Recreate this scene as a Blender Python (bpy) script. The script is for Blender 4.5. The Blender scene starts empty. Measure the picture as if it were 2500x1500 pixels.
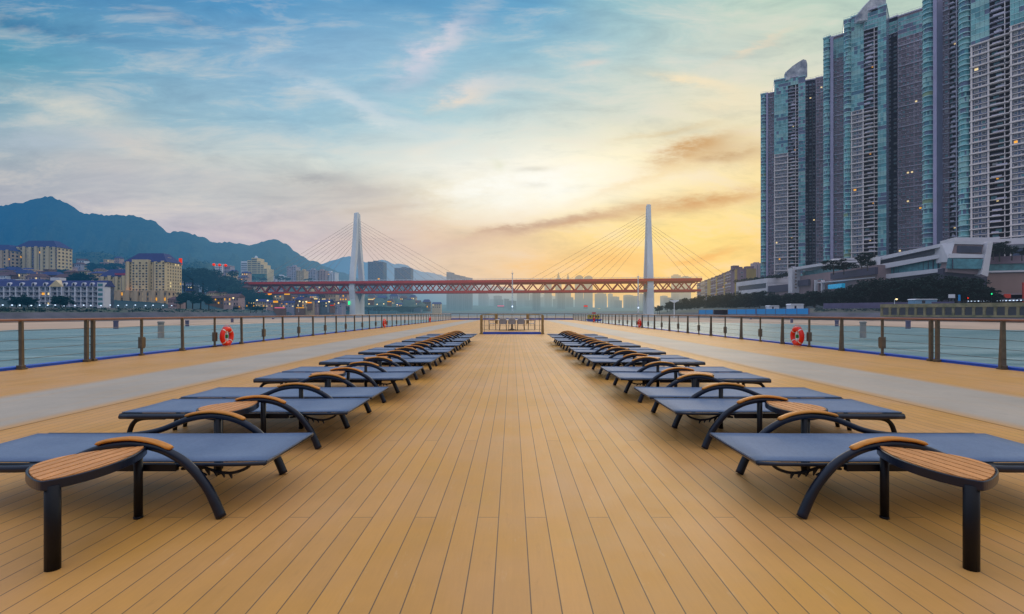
import bpy, math, random
from mathutils import Vector, Matrix
random.seed(7)
PI = math.pi
scn = bpy.context.scene
COL = scn.collection
F = 1111.1; HX = 1250.0; HY = 764.0; EYE = 1.2

def WX(px, Y): return (px - HX) / F * Y
def WZ(py, Y): return EYE - (py - HY) / F * Y
def lerp(a, b, t): return a + (b - a) * t
def interp(tab, x):
    if x <= tab[0][0]: return tab[0][1]
    for (a, b), (c, d) in zip(tab, tab[1:]):
        if x <= c: return b + (d - b) * (x - a) / (c - a)
    return tab[-1][1]
def srgb(r, g, b):
    def f(c):
        c /= 255.0
        return c / 12.92 if c <= .04045 else ((c + .055) / 1.055) ** 2.4
    return (f(r), f(g), f(b), 1)

# ------------------------------------------------------------------ node helper
class NT:
    def __init__(s, tree): s.t = tree; s.n = tree.nodes; s.l = tree.links
    def node(s, kind, **kw):
        n = s.n.new(kind)
        for k, v in kw.items(): setattr(n, k, v)
        return n
    def put(s, sock, v):
        if isinstance(v, bpy.types.NodeSocket): s.l.new(v, sock)
        elif v is not None: sock.default_value = v
    def m(s, op, a, b=None, c=None, clamp=False):
        n = s.node('ShaderNodeMath', operation=op); n.use_clamp = clamp
        s.put(n.inputs[0], a)
        if b is not None: s.put(n.inputs[1], b)
        if c is not None: s.put(n.inputs[2], c)
        return n.outputs[0]
    def mix(s, f, a, b, blend='MIX'):
        n = s.node('ShaderNodeMix', data_type='RGBA', blend_type=blend)
        s.put(n.inputs[0], f); s.put(n.inputs[6], a); s.put(n.inputs[7], b)
        return n.outputs[2]
    def ramp(s, f, stops, interp='LINEAR'):
        n = s.node('ShaderNodeValToRGB'); n.color_ramp.interpolation = interp
        e = n.color_ramp.elements
        while len(e) < len(stops): e.new(0.5)
        for el, (p, c) in zip(e, stops):
            el.position = p; el.color = c if len(c) == 4 else (*c, 1)
        s.put(n.inputs[0], f)
        return n.outputs[0]
    def noise(s, vec, scale, detail=4, rough=.55, dist=0):
        n = s.node('ShaderNodeTexNoise')
        if vec is not None: s.put(n.inputs['Vector'], vec)
        n.inputs['Scale'].default_value = scale; n.inputs['Detail'].default_value = detail
        n.inputs['Roughness'].default_value = rough; n.inputs['Distortion'].default_value = dist
        return n.outputs[0]
    def comb(s, x, y, z):
        n = s.node('ShaderNodeCombineXYZ'); s.put(n.inputs[0], x); s.put(n.inputs[1], y); s.put(n.inputs[2], z)
        return n.outputs[0]
    def sep(s, v):
        n = s.node('ShaderNodeSeparateXYZ'); s.put(n.inputs[0], v); return n.outputs
    def mapr(s, v, a, b, c=0., d=1., smooth=False):
        n = s.node('ShaderNodeMapRange'); n.clamp = True
        if smooth: n.interpolation_type = 'SMOOTHSTEP'
        s.put(n.inputs[0], v); n.inputs[1].default_value = a; n.inputs[2].default_value = b
        n.inputs[3].default_value = c; n.inputs[4].default_value = d
        return n.outputs[0]

def haze_group():  # haze painted into materials as emission, stronger with distance from the origin
    g = bpy.data.node_groups.new('painted_haze', 'ShaderNodeTree')
    g.interface.new_socket('Shader', in_out='INPUT', socket_type='NodeSocketShader')
    g.interface.new_socket('Scale', in_out='INPUT', socket_type='NodeSocketFloat')
    g.interface.new_socket('Shader', in_out='OUTPUT', socket_type='NodeSocketShader')
    s = NT(g)
    gi = s.node('NodeGroupInput'); go = s.node('NodeGroupOutput')
    geo = s.node('ShaderNodeNewGeometry')
    x, y, z = s.sep(geo.outputs['Position'])
    d = s.m('MAXIMUM', y, 1.0)
    u = s.m('DIVIDE', x, d)
    v = s.m('DIVIDE', s.m('SUBTRACT', z, 1.2), d)
    ln = s.m('SQRT', s.m('ADD', s.m('MULTIPLY', x, x), s.m('MULTIPLY', y, y)))
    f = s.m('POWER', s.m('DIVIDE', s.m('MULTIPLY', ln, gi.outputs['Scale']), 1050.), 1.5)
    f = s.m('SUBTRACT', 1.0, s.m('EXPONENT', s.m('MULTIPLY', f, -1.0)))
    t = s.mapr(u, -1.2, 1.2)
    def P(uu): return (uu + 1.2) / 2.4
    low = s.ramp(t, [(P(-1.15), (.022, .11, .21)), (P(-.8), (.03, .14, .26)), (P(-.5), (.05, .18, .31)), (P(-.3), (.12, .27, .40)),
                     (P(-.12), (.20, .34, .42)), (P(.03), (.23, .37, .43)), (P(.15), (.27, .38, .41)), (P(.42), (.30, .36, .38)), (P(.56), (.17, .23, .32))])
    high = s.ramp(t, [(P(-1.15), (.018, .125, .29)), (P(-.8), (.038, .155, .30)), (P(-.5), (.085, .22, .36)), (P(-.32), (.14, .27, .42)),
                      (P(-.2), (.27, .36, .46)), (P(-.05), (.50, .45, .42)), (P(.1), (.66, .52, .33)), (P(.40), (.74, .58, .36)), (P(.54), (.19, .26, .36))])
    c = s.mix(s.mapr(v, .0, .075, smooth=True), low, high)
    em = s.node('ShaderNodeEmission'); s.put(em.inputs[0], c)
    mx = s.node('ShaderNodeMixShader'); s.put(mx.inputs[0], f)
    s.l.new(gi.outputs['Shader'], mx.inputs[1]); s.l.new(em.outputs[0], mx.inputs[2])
    s.l.new(mx.outputs[0], go.inputs[0])
    return g
HAZE = haze_group()

MATS = {}
def mat(name, col, rough=.6, metal=0, spec=.5, haze=0, noise=None, bump=None, emit=None, estr=0, vec='Object', fn=None, col2=None, island=0):
    """procedural principled material; noise=(scale, amount, stretch xyz)"""
    m = bpy.data.materials.new(name); m.use_nodes = True
    s = NT(m.node_tree); b = s.n['Principled BSDF']; out = s.n['Material Output']
    c4 = (*col[:3], 1)
    b.inputs['Base Color'].default_value = c4
    b.inputs['Roughness'].default_value = rough; b.inputs['Metallic'].default_value = metal
    b.inputs['Specular IOR Level'].default_value = spec
    tc = s.node('ShaderNodeTexCoord').outputs[vec]
    csock = None
    if noise:
        mp = s.node('ShaderNodeMapping'); s.put(mp.inputs[0], tc); mp.inputs['Scale'].default_value = noise[2] if len(noise) > 2 else (1, 1, 1)
        nz = s.noise(mp.outputs[0], noise[0], 5, .6)
        a = noise[1]
        if col2: csock = s.mix(s.mapr(nz, .35, .65), c4, (*col2[:3], 1))
        else:
            csock = s.mix(s.mapr(nz, .3, .7), tuple(max(0, x * (1 - a)) for x in c4[:3]) + (1,), tuple(min(1, x * (1 + a)) for x in c4[:3]) + (1,))
        s.put(b.inputs['Base Color'], csock)
    if island:
        gi = s.node('ShaderNodeNewGeometry').outputs['Random Per Island']
        k = s.mapr(gi, 0, 1, 1 - island, 1 + island)
        csock = s.mix(1.0, csock if csock else c4, s.comb(k, k, k), 'MULTIPLY')
        s.put(b.inputs['Base Color'], csock)
    if bump:
        bn = s.node('ShaderNodeBump'); bn.inputs['Strength'].default_value = bump[1]; bn.inputs['Distance'].default_value = bump[2] if len(bump) > 2 else .02
        s.put(bn.inputs['Height'], s.noise(tc, bump[0], 4)); s.put(b.inputs['Normal'], bn.outputs[0])
    if emit:
        b.inputs['Emission Color'].default_value = (*emit[:3], 1); b.inputs['Emission Strength'].default_value = estr
    if fn: fn(s, b, tc)
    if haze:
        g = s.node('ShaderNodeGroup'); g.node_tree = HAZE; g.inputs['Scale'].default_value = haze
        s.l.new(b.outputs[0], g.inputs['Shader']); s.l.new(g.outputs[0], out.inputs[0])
    MATS[name] = m
    return m

# ------------------------------------------------------------------ mesh helper
class MB:
    def __init__(s): s.v = []; s.f = []; s.mi = []
    def add(s, vs, fs, mi=0):
        o = len(s.v); s.v += [tuple(v) for v in vs]; s.f += [tuple(i + o for i in f) for f in fs]; s.mi += [mi] * len(fs)
    def box(s, x0, x1, y0, y1, z0, z1, mi=0):
        s.add([(x0, y0, z0), (x1, y0, z0), (x1, y1, z0), (x0, y1, z0), (x0, y0, z1), (x1, y0, z1), (x1, y1, z1), (x0, y1, z1)],
              [(0, 3, 2, 1), (4, 5, 6, 7), (0, 1, 5, 4), (1, 2, 6, 5), (2, 3, 7, 6), (3, 0, 4, 7)], mi)
    def obox(s, c, d, n, L, D, z0, z1, mi=0):
        """oriented box: start c (2d), along d for L, outward n from D[0] to D[1]"""
        P = []
        for z in (z0, z1):
            for (a, b) in ((0, D[0]), (L, D[0]), (L, D[1]), (0, D[1])):
                P.append((c[0] + d[0] * a + n[0] * b, c[1] + d[1] * a + n[1] * b, z))
        s.add(P, [(0, 3, 2, 1), (4, 5, 6, 7), (0, 1, 5, 4), (1, 2, 6, 5), (2, 3, 7, 6), (3, 0, 4, 7)], mi)
    def prism(s, poly, z0, z1, mi=0, axis='z'):
        n = len(poly)
        def P(p, h):
            return (p[0], p[1], h) if axis == 'z' else ((p[0], h, p[1]) if axis == 'y' else (h, p[0], p[1]))
        vs = [P(p, z0) for p in poly] + [P(p, z1) for p in poly]
        fs = [tuple(range(n))[::-1], tuple(range(n, 2 * n))] + [(i, (i + 1) % n, n + (i + 1) % n, n + i) for i in range(n)]
        s.add(vs, fs, mi)
    def tube(s, pts, r, n=8, mi=0, caps=True, flat=1.0, closed=False):
        pts = [Vector(p) for p in pts]; N = len(pts); rings = []
        for i, p in enumerate(pts):
            if closed: t = (pts[(i + 1) % N] - pts[i - 1])
            else: t = (pts[min(i + 1, N - 1)] - pts[max(i - 1, 0)])
            t.normalize()
            up = Vector((0, 0, 1)) if abs(t.z) < .95 else Vector((0, 1, 0))
            if abs(t.y) < .3 and not closed: up = Vector((0, 1, 0))
            a = t.cross(up).normalized(); b = a.cross(t).normalized()
            rr = r[i] if isinstance(r, (list, tuple)) else r
            rings.append([p + a * math.cos(2 * PI * k / n) * rr + b * math.sin(2 * PI * k / n) * rr * flat for k in range(n)])
        vs = [v for R in rings for v in R]; fs = []
        M = N if closed else N - 1
        for i in range(M):
            j = (i + 1) % N
            for k in range(n):
                fs.append((i * n + k, i * n + (k + 1) % n, j * n + (k + 1) % n, j * n + k))
        if caps and not closed: fs += [tuple(range(n))[::-1], tuple(range((N - 1) * n, N * n))]
        s.add(vs, fs, mi)
    def lathe(s, prof, n=12, c=(0, 0), mi=0):
        vs = []; fs = []
        for (r, z) in prof:
            for k in range(n): vs.append((c[0] + r * math.cos(2 * PI * k / n), c[1] + r * math.sin(2 * PI * k / n), z))
        for i in range(len(prof) - 1):
            for k in range(n): fs.append((i * n + k, i * n + (k + 1) % n, (i + 1) * n + (k + 1) % n, (i + 1) * n + k))
        fs += [tuple(range(n))[::-1], tuple(range((len(prof) - 1) * n, len(prof) * n))]
        s.add(vs, fs, mi)
    def mesh(s, name, mats, smooth=False):
        me = bpy.data.meshes.new(name); me.from_pydata(s.v, [], s.f)
        if not isinstance(mats, (list, tuple)): mats = [mats]
        for m in mats: me.materials.append(m)
        me.polygons.foreach_set('material_index', s.mi)
        if smooth: me.polygons.foreach_set('use_smooth', [True] * len(s.f))
        me.update()
        return me
    def build(s, name, mats, parent=None, smooth=False, loc=None, bevel=0):
        o = link(name, s.mesh(name, mats, smooth), parent)
        if loc: o.location = loc
        if bevel:
            b = o.modifiers.new('b', 'BEVEL'); b.width = bevel; b.segments = 2; b.limit_method = 'ANGLE'
        return o
def link(name, data, parent=None, loc=None):
    o = bpy.data.objects.new(name, data); COL.objects.link(o)
    if parent: o.parent = parent
    if loc: o.location = loc
    return o
def tag(o, label=None, cat=None, group=None, kind=None):
    if label: o['label'] = label
    if cat: o['category'] = cat
    if group: o['group'] = group
    if kind: o['kind'] = kind
    return o
def thing(name, label, cat, loc=(0, 0, 0), rz=0, group=None):
    o = bpy.data.objects.new(name, None); COL.objects.link(o); o.empty_display_size = .2
    o.location = loc; o.rotation_euler = (0, 0, rz)
    return tag(o, label, cat, group)
KIDS = {}
def copy_tree(o, parent=None):
    c = o.copy(); COL.objects.link(c); c.parent = parent
    for ch in [k for k in o.children]: copy_tree(ch, c)
    return c
ORD = ['first', 'second', 'third', 'fourth', 'fifth', 'sixth', 'seventh', 'eighth', 'ninth', 'tenth', 'eleventh', 'twelfth', 'thirteenth', 'fourteenth', 'fifteenth', 'sixteenth', 'seventeenth', 'eighteenth', 'nineteenth', 'twentieth']

# ------------------------------------------------------------------ materials
def deck_fn(s, b, tc):
    x, y, z = s.sep(tc)
    ax = s.m('SUBTRACT', s.m('ABSOLUTE', x), .078)
    q = s.m('DIVIDE', ax, .123)
    i = s.m('MAXIMUM', s.m('CEIL', q), 0.)
    fr = s.m('SUBTRACT', q, s.m('FLOOR', q))
    dist = s.m('MULTIPLY', s.m('MINIMUM', fr, s.m('SUBTRACT', 1., fr)), .123)
    inside = s.m('GREATER_THAN', ax, -.01)
    seam = s.m('MULTIPLY', s.mapr(dist, .0016, .0036, 1, 0), inside)
    r3 = s.m('MODULO', s.m('SUBTRACT', s.m('ADD', i, 2.), 0.), 3.)
    yy = s.m('ADD', s.m('SUBTRACT', y, 2.67), s.m('MULTIPLY', r3, 1.6))
    yq = s.m('DIVIDE', s.m('ADD', yy, 48.), 4.8)
    yf = s.m('SUBTRACT', yq, s.m('FLOOR', yq))
    yd = s.m('MULTIPLY', s.m('MINIMUM', yf, s.m('SUBTRACT', 1., yf)), 4.8)
    joint = s.m('MULTIPLY', s.m('LESS_THAN', yd, .0028), .75)
    joint = s.m('MULTIPLY', joint, s.m('GREATER_THAN', i, .5))
    plank = s.comb(i, s.m('FLOOR', yq), s.m('SIGN', x))
    wn = s.node('ShaderNodeTexWhiteNoise'); s.put(wn.inputs['Vector'], plank)
    pv = wn.outputs['Value']
    big = s.noise(tc, .9, 3, .5)
    mp = s.node('ShaderNodeMapping'); s.put(mp.inputs[0], tc); mp.inputs['Scale'].default_value = (30, 2.0, 1)
    grain = s.noise(mp.outputs[0], 2.2, 6, .65)
    c = s.mix(s.mapr(big, .35, .65), srgb(206, 148, 68), srgb(208, 153, 92))
    k = s.m('ADD', s.m('MULTIPLY', pv, .12), .94)
    k = s.m('MULTIPLY', k, s.mapr(grain, .25, .75, .965, 1.035))
    fine = s.noise(tc, 4.5, 5, .7)
    k = s.m('MULTIPLY', k, s.mapr(fine, .3, .7, .95, 1.04))
    grime = s.noise(tc, .35, 4, .6)
    k = s.m('MULTIPLY', k, s.mapr(grime, .35, .65, .93, 1.03))
    mps = s.node('ShaderNodeMapping'); s.put(mps.inputs[0], tc); mps.inputs['Scale'].default_value = (5, 1.3, 1)
    scf = s.noise(mps.outputs[0], 2.5, 6, .75); c = s.mix(s.mapr(scf, .60, .74, 0, .20), c, srgb(226, 196, 160)); c = s.mix(s.mapr(scf, .40, .28, 0, .18), c, srgb(150, 108, 64))
    spots = s.noise(tc, 2.3, 2, .5)
    c = s.mix(s.mapr(spots, .58, .78, 0, .22), c, srgb(190, 150, 60))
    c = s.mix(1., c, s.comb(k, k, k), 'MULTIPLY')
    mask = s.m('MAXIMUM', seam, joint)
    c = s.mix(s.m('MULTIPLY', mask, .85), c, srgb(72, 66, 58))
    s.put(b.inputs['Base Color'], c)
    s.put(b.inputs['Roughness'], s.mapr(fine, .3, .7, .46, .58))
    bn = s.node('ShaderNodeBump'); bn.inputs['Strength'].default_value = .15; bn.inputs['Distance'].default_value = .003
    s.put(bn.inputs['Height'], s.m('SUBTRACT', s.m('MULTIPLY', grain, .3), mask)); s.put(b.inputs['Normal'], bn.outputs[0])
M_deck = mat('deck_boards', (.5, .35, .18), .5, spec=.35, fn=deck_fn)
def strip_fn(s, b, tc):
    x, y, z = s.sep(tc)
    ax = s.m('ABSOLUTE', x)
    n1 = s.noise(tc, .6, 4); n2 = s.noise(tc, 9, 4, .7)
    mp = s.node('ShaderNodeMapping'); s.put(mp.inputs[0], tc); mp.inputs['Scale'].default_value = (2.5, .22, 1)
    n3 = s.noise(mp.outputs[0], 1.5, 4)
    yj = s.m('DIVIDE', y, 3.2); yjf = s.m('SUBTRACT', yj, s.m('FLOOR', yj)); jn = s.m('LESS_THAN', yjf, .004)
    c = s.mix(s.mapr(n1, .35, .65), srgb(168, 156, 142), srgb(182, 168, 152))
    c = s.mix(s.mapr(n3, .5, .75, 0, .35), c, srgb(196, 158, 110))
    k = s.mapr(n2, .3, .7, .95, 1.04)
    c = s.mix(1., c, s.comb(k, k, k), 'MULTIPLY')
    # worn edges fading into the boards
    c = s.mix(s.m('MULTIPLY', jn, .3), c, srgb(110, 100, 90))
    sc_ = s.noise(tc, 3.2, 6, .75); c = s.mix(s.mapr(sc_, .58, .75, 0, .28), c, srgb(132, 122, 108))
    e = s.m('MINIMUM', s.m('SUBTRACT', ax, 5.25), s.m('SUBTRACT', 7.3, ax))
    e = s.m('ADD', e, s.m('MULTIPLY', s.m('SUBTRACT', n3, .5), .25))
    c = s.mix(s.mapr(e, .0, .22, 0, 1), srgb(196, 150, 98), c)
    s.put(b.inputs['Base Color'], c)
M_strip = mat('grey_walkway', (.4, .37, .32), .55, spec=.35, fn=strip_fn)
M_frame = mat('dark_blue_metal', (.003, .009, .026), .3, metal=.0, spec=.45, noise=(6, .3), bump=(300, .05, .001))
M_black = mat('black_metal', (.003, .004, .008), .45, spec=.28, noise=(5, .3))
def sling_fn(s, b, tc):
    x, y, z = s.sep(tc)
    w = s.m('SINE', s.m('MULTIPLY', y, 900.)); w2 = s.m('SINE', s.m('MULTIPLY', x, 900.)); wv = s.noise(tc, 60, 3, .7)
    n = s.noise(tc, 3.0, 4)
    # faint folds running across
    q = s.m('DIVIDE', s.m('ADD', s.m('ADD', x, s.m('MULTIPLY', y, -.25)), 20.), .17)
    fr = s.m('ABSOLUTE', s.m('SUBTRACT', s.m('SUBTRACT', q, s.m('FLOOR', q)), .5))
    fold = s.mapr(fr, .0, .02, 1, 0)
    c = s.mix(s.mapr(n, .3, .7), srgb(94, 113, 142), srgb(108, 126, 153))
    c = s.mix(s.m('MULTIPLY', fold, .22), c, srgb(48, 56, 88))
    kw = s.mapr(wv, .3, .7, .88, 1.10); c = s.mix(1., c, s.comb(kw, kw, kw), 'MULTIPLY')
    s.put(b.inputs['Base Color'], c)
    bn = s.node('ShaderNodeBump'); bn.inputs['Strength'].default_value = .15; bn.inputs['Distance'].default_value = .001
    s.put(bn.inputs['Height'], s.m('ADD', w, w2)); s.put(b.inputs['Normal'], bn.outputs[0])
    b.inputs['Sheen Weight'].default_value = .06
M_sling = mat('blue_grey_sling', (.2, .23, .4), .62, spec=.3, fn=sling_fn)
M_teak = mat('teak', srgb(208, 134, 46), .42, spec=.4, noise=(7, .18, (2, 18, 10)), bump=(60, .1, .002))
M_teak2 = mat('teak_slats', srgb(214, 146, 86), .5, spec=.3, noise=(5, .2, (26, 3, 10)), bump=(70, .12, .002), island=.08)
M_gate = mat('gate_post', srgb(150, 126, 82), .5, metal=.1, noise=(9, .15))
M_post = mat('bronze_post', srgb(108, 96, 80), .42, metal=.35, noise=(9, .18), bump=(120, .06, .002))
M_rail = mat('varnished_handrail', srgb(158, 112, 92), .38, spec=.4, noise=(4, .2, (10, 1, 10)))
M_wire = mat('steel_wire', srgb(120, 118, 112), .35, metal=.8, noise=(20, .1))
M_blue = mat('blue_paint', srgb(26, 82, 190), .4, noise=(3, .2))
M_hull = mat('hull_paint', srgb(210, 212, 214), .4, noise=(.6, .1))
M_buoy = mat('buoy_orange', srgb(238, 36, 10), .4, noise=(8, .12))
M_white = mat('white_plastic', srgb(228, 228, 222), .45, noise=(8, .06))
M_green = mat('green_plastic', srgb(40, 130, 50), .45, noise=(8, .1))
M_chair = mat('chair_mesh', srgb(150, 156, 168), .5, noise=(30, .1))
M_brown = mat('brown_arm', srgb(110, 80, 60), .5, noise=(9, .15))

H = 1.0
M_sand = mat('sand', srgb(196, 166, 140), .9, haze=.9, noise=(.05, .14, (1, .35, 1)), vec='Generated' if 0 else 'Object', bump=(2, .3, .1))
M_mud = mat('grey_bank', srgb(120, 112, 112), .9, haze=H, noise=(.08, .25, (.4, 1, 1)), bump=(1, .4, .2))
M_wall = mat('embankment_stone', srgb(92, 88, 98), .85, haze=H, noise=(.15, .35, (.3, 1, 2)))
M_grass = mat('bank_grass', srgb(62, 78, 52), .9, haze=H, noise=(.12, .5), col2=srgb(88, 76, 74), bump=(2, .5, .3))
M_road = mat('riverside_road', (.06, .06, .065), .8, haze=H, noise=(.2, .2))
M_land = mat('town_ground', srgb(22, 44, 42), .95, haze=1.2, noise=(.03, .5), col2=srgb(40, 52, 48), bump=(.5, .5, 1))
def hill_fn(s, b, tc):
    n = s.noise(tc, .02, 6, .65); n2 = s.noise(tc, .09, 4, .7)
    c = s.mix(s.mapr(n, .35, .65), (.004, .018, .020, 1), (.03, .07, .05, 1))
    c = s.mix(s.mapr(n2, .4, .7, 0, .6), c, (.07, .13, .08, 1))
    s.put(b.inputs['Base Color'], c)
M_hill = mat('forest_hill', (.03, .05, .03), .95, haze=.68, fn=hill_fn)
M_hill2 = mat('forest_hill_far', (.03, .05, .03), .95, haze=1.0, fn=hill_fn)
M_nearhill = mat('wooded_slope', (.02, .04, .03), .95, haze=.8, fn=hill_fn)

def water_fn(s, b, tc):
    geo = s.node('ShaderNodeNewGeometry'); P = geo.outputs['Position']
    mp = s.node('ShaderNodeMapping'); s.put(mp.inputs[0], P); mp.inputs['Scale'].default_value = (.03, .28, 1)
    n = s.noise(mp.outputs[0], 1.0, 6, .65)
    mp2 = s.node('ShaderNodeMapping'); s.put(mp2.inputs[0], P); mp2.inputs['Scale'].default_value = (.5, 1.1, 1)
    w = s.noise(mp2.outputs[0], .9, 6, .7)
    c = s.mix(s.mapr(n, .35, .65), srgb(70, 116, 122), srgb(140, 166, 166))
    s.put(b.inputs['Base Color'], c)
    s.put(b.inputs['Roughness'], s.mapr(n, .3, .7, .28, .5))
    bn = s.node('ShaderNodeBump'); bn.inputs['Strength'].default_value = .9; bn.inputs['Distance'].default_value = .5
    s.put(bn.inputs['Height'], w); s.put(b.inputs['Normal'], bn.outputs[0])
M_water = mat('river_water', (.1, .18, .2), .35, spec=.28, haze=.5, fn=water_fn)

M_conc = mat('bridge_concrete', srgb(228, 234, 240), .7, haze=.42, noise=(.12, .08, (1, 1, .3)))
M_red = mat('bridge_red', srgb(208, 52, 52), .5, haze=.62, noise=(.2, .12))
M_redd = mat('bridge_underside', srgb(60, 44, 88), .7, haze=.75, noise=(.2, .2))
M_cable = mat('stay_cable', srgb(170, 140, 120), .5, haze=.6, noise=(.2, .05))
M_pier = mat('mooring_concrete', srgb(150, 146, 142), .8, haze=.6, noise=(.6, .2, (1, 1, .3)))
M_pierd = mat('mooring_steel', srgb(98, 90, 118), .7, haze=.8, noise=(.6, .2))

# building stock
HB = .6
M_cream = mat('cream_render', srgb(226, 204, 164), .8, haze=HB, noise=(.15, .1, (1, 1, .3)))
M_cream2 = mat('warm_render', srgb(212, 184, 152), .8, haze=HB, noise=(.15, .1, (1, 1, .3)))
M_wht = mat('white_render', srgb(226, 226, 236), .7, haze=HB, noise=(.15, .08, (1, 1, .3)))
M_lil = mat('lilac_render', srgb(178, 172, 190), .8, haze=HB, noise=(.15, .1, (1, 1, .3)))
M_pink = mat('pink_render', srgb(190, 158, 158), .8, haze=HB, noise=(.15, .1, (1, 1, .3)))
M_brick = mat('brown_render', srgb(128, 100, 92), .85, haze=HB, noise=(.2, .2))
M_grey = mat('grey_render', srgb(100, 112, 126), .85, haze=HB, noise=(.2, .15))
M_roof = mat('slate_roof', srgb(34, 50, 112), .7, haze=HB, noise=(.8, .25, (1, 1, 4)))
M_roofb = mat('brown_roof', srgb(92, 66, 74), .8, haze=HB, noise=(.8, .25, (1, 1, 4)))
M_ochre = mat('ochre_render', srgb(176, 142, 70), .8, haze=HB, noise=(.15, .12, (1, 1, .3)))
M_mauve = mat('mauve_render', srgb(142, 122, 136), .8, haze=.35, noise=(.1, .16, (1, 1, .4)))
M_mallw = mat('mall_stone', srgb(150, 124, 126), .8, haze=.6, noise=(.2, .1))
M_malld = mat('mall_panel', srgb(66, 58, 82), .7, haze=.6, noise=(1.2, .15, (.2, .2, 3)))
M_mallc = mat('mall_white', srgb(220, 213, 218), .6, haze=.6, noise=(.2, .07))
M_tan = mat('tan_wall', srgb(158, 128, 120), .8, haze=.5, noise=(.1, .1, (1, 1, .3)))
M_blueh = mat('blue_hoarding', srgb(30, 150, 225), .5, haze=.5, noise=(.15, .2, (1, .3, 1)), col2=srgb(50, 150, 215))
M_bluep = mat('pale_blue_shed', srgb(120, 160, 190), .6, haze=.6, noise=(.3, .1))
M_pmv = mat('mauve_fence', srgb(100, 92, 124), .8, haze=.6, noise=(.3, .15))
M_far = mat('distant_tower', srgb(120, 120, 120), .8, haze=.72, noise=(.02, .3, (6, 6, .05)))
M_far2 = mat('distant_tower_dark', srgb(60, 66, 84), .8, haze=.6, noise=(.02, .4, (8, 8, .05)))
M_fin = mat('roof_fin', srgb(222, 218, 222), .7, haze=.6, noise=(.12, .4), col2=srgb(120, 124, 142))
M_slab = mat('slab_edge', srgb(208, 198, 216), .7, haze=.35, noise=(.1, .15))
M_slabw = mat('slab_white', srgb(244, 226, 222), .7, haze=.35, noise=(.1, .12))
M_slabt = mat('slab_teal', srgb(180, 218, 220), .5, haze=.35, noise=(.1, .15))
M_pillar = mat('lilac_pillar', srgb(180, 168, 196), .7, haze=.35, noise=(.1, .1))
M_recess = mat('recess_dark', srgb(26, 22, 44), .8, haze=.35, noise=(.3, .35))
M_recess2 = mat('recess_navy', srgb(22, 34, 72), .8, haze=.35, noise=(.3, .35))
GL = [mat('tower_glass_a', srgb(84, 156, 164), .16, spec=.7, haze=.35, noise=(.2, .4)), mat('tower_glass_b', srgb(126, 188, 188), .18, spec=.7, haze=.35, noise=(.2, .3)),
      mat('tower_glass_c', srgb(58, 112, 136), .12, spec=.7, haze=.35, noise=(.2, .4)), mat('tower_glass_d', srgb(160, 204, 198), .3, spec=.6, haze=.35, noise=(.2, .2)),
      mat('tower_glass_e', srgb(100, 112, 142), .25, spec=.6, haze=.35, noise=(.2, .3)), mat('tower_glass_f', srgb(146, 168, 132), .4, spec=.5, haze=.35, noise=(.2, .2))]
M_lit = mat('lit_window', srgb(255, 180, 60), .5, emit=srgb(255, 176, 62), estr=.75, noise=(2, .1))
M_litw = mat('lit_window_pale', srgb(255, 230, 170), .5, emit=srgb(255, 224, 160), estr=.7, noise=(2, .1))
M_lamp = mat('lamp_glow', srgb(255, 235, 190), .5, emit=srgb(255, 226, 160), estr=1.5, noise=(2, .05))
M_lampb = mat('lamp_glow_cool', srgb(220, 235, 255), .5, emit=srgb(205, 228, 255), estr=1.6, noise=(2, .05))
M_redl = mat('red_glow', srgb(250, 60, 40), .5, emit=srgb(240, 50, 30), estr=.5, noise=(2, .05))
M_grnl = mat('green_glow', srgb(40, 230, 140), .5, emit=srgb(40, 230, 140), estr=1.2, noise=(2, .05))
M_orl = mat('orange_glow', srgb(255, 150, 30), .5, emit=srgb(255, 150, 30), estr=1.3, noise=(2, .2))
M_pnl = mat('pink_glow', srgb(240, 130, 160), .5, emit=srgb(230, 110, 140), estr=.9, noise=(2, .05))
M_cyl = mat('cyan_glow', srgb(60, 170, 220), .5, emit=srgb(60, 180, 225), estr=.25, noise=(.5, .2))
M_wdk = mat('window_dark', srgb(46, 44, 66), .25, spec=.6, haze=HB, noise=(.5, .3))
M_wmid = mat('window_blue', srgb(78, 96, 122), .25, spec=.6, haze=HB, noise=(.5, .3))
M_wteal = mat('window_teal', srgb(84, 140, 150), .3, spec=.6, haze=.35, noise=(.5, .3))
M_wpale = mat('window_pale', srgb(160, 158, 160), .4, spec=.5, haze=.35, noise=(.5, .2))
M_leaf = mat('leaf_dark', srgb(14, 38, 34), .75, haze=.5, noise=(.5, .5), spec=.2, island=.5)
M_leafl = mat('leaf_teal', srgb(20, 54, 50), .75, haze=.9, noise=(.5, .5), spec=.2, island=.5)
M_trunk = mat('bark', srgb(58, 48, 42), .9, haze=.6, noise=(2, .3))

# ------------------------------------------------------------------ camera, world, sun
cam = bpy.data.cameras.new('camera'); co = bpy.data.objects.new('camera', cam); COL.objects.link(co)
co.location = (0, 0, EYE); co.rotation_euler = (PI / 2, 0, 0)
cam.lens = 16; cam.sensor_width = 36; cam.shift_y = 14 / 2500; cam.clip_end = 20000; cam.clip_start = .05
scn.camera = co
cy = scn.cycles; cy.max_bounces = 5; cy.diffuse_bounces = 1; cy.use_adaptive_sampling = True; cy.adaptive_threshold = .02; cy.glossy_bounces = 2; cy.transmission_bounces = 1; cy.caustics_reflective = False; cy.caustics_refractive = False
scn.view_settings.view_transform = 'Standard'; scn.view_settings.look = 'None'; scn.view_settings.exposure = 0

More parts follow.
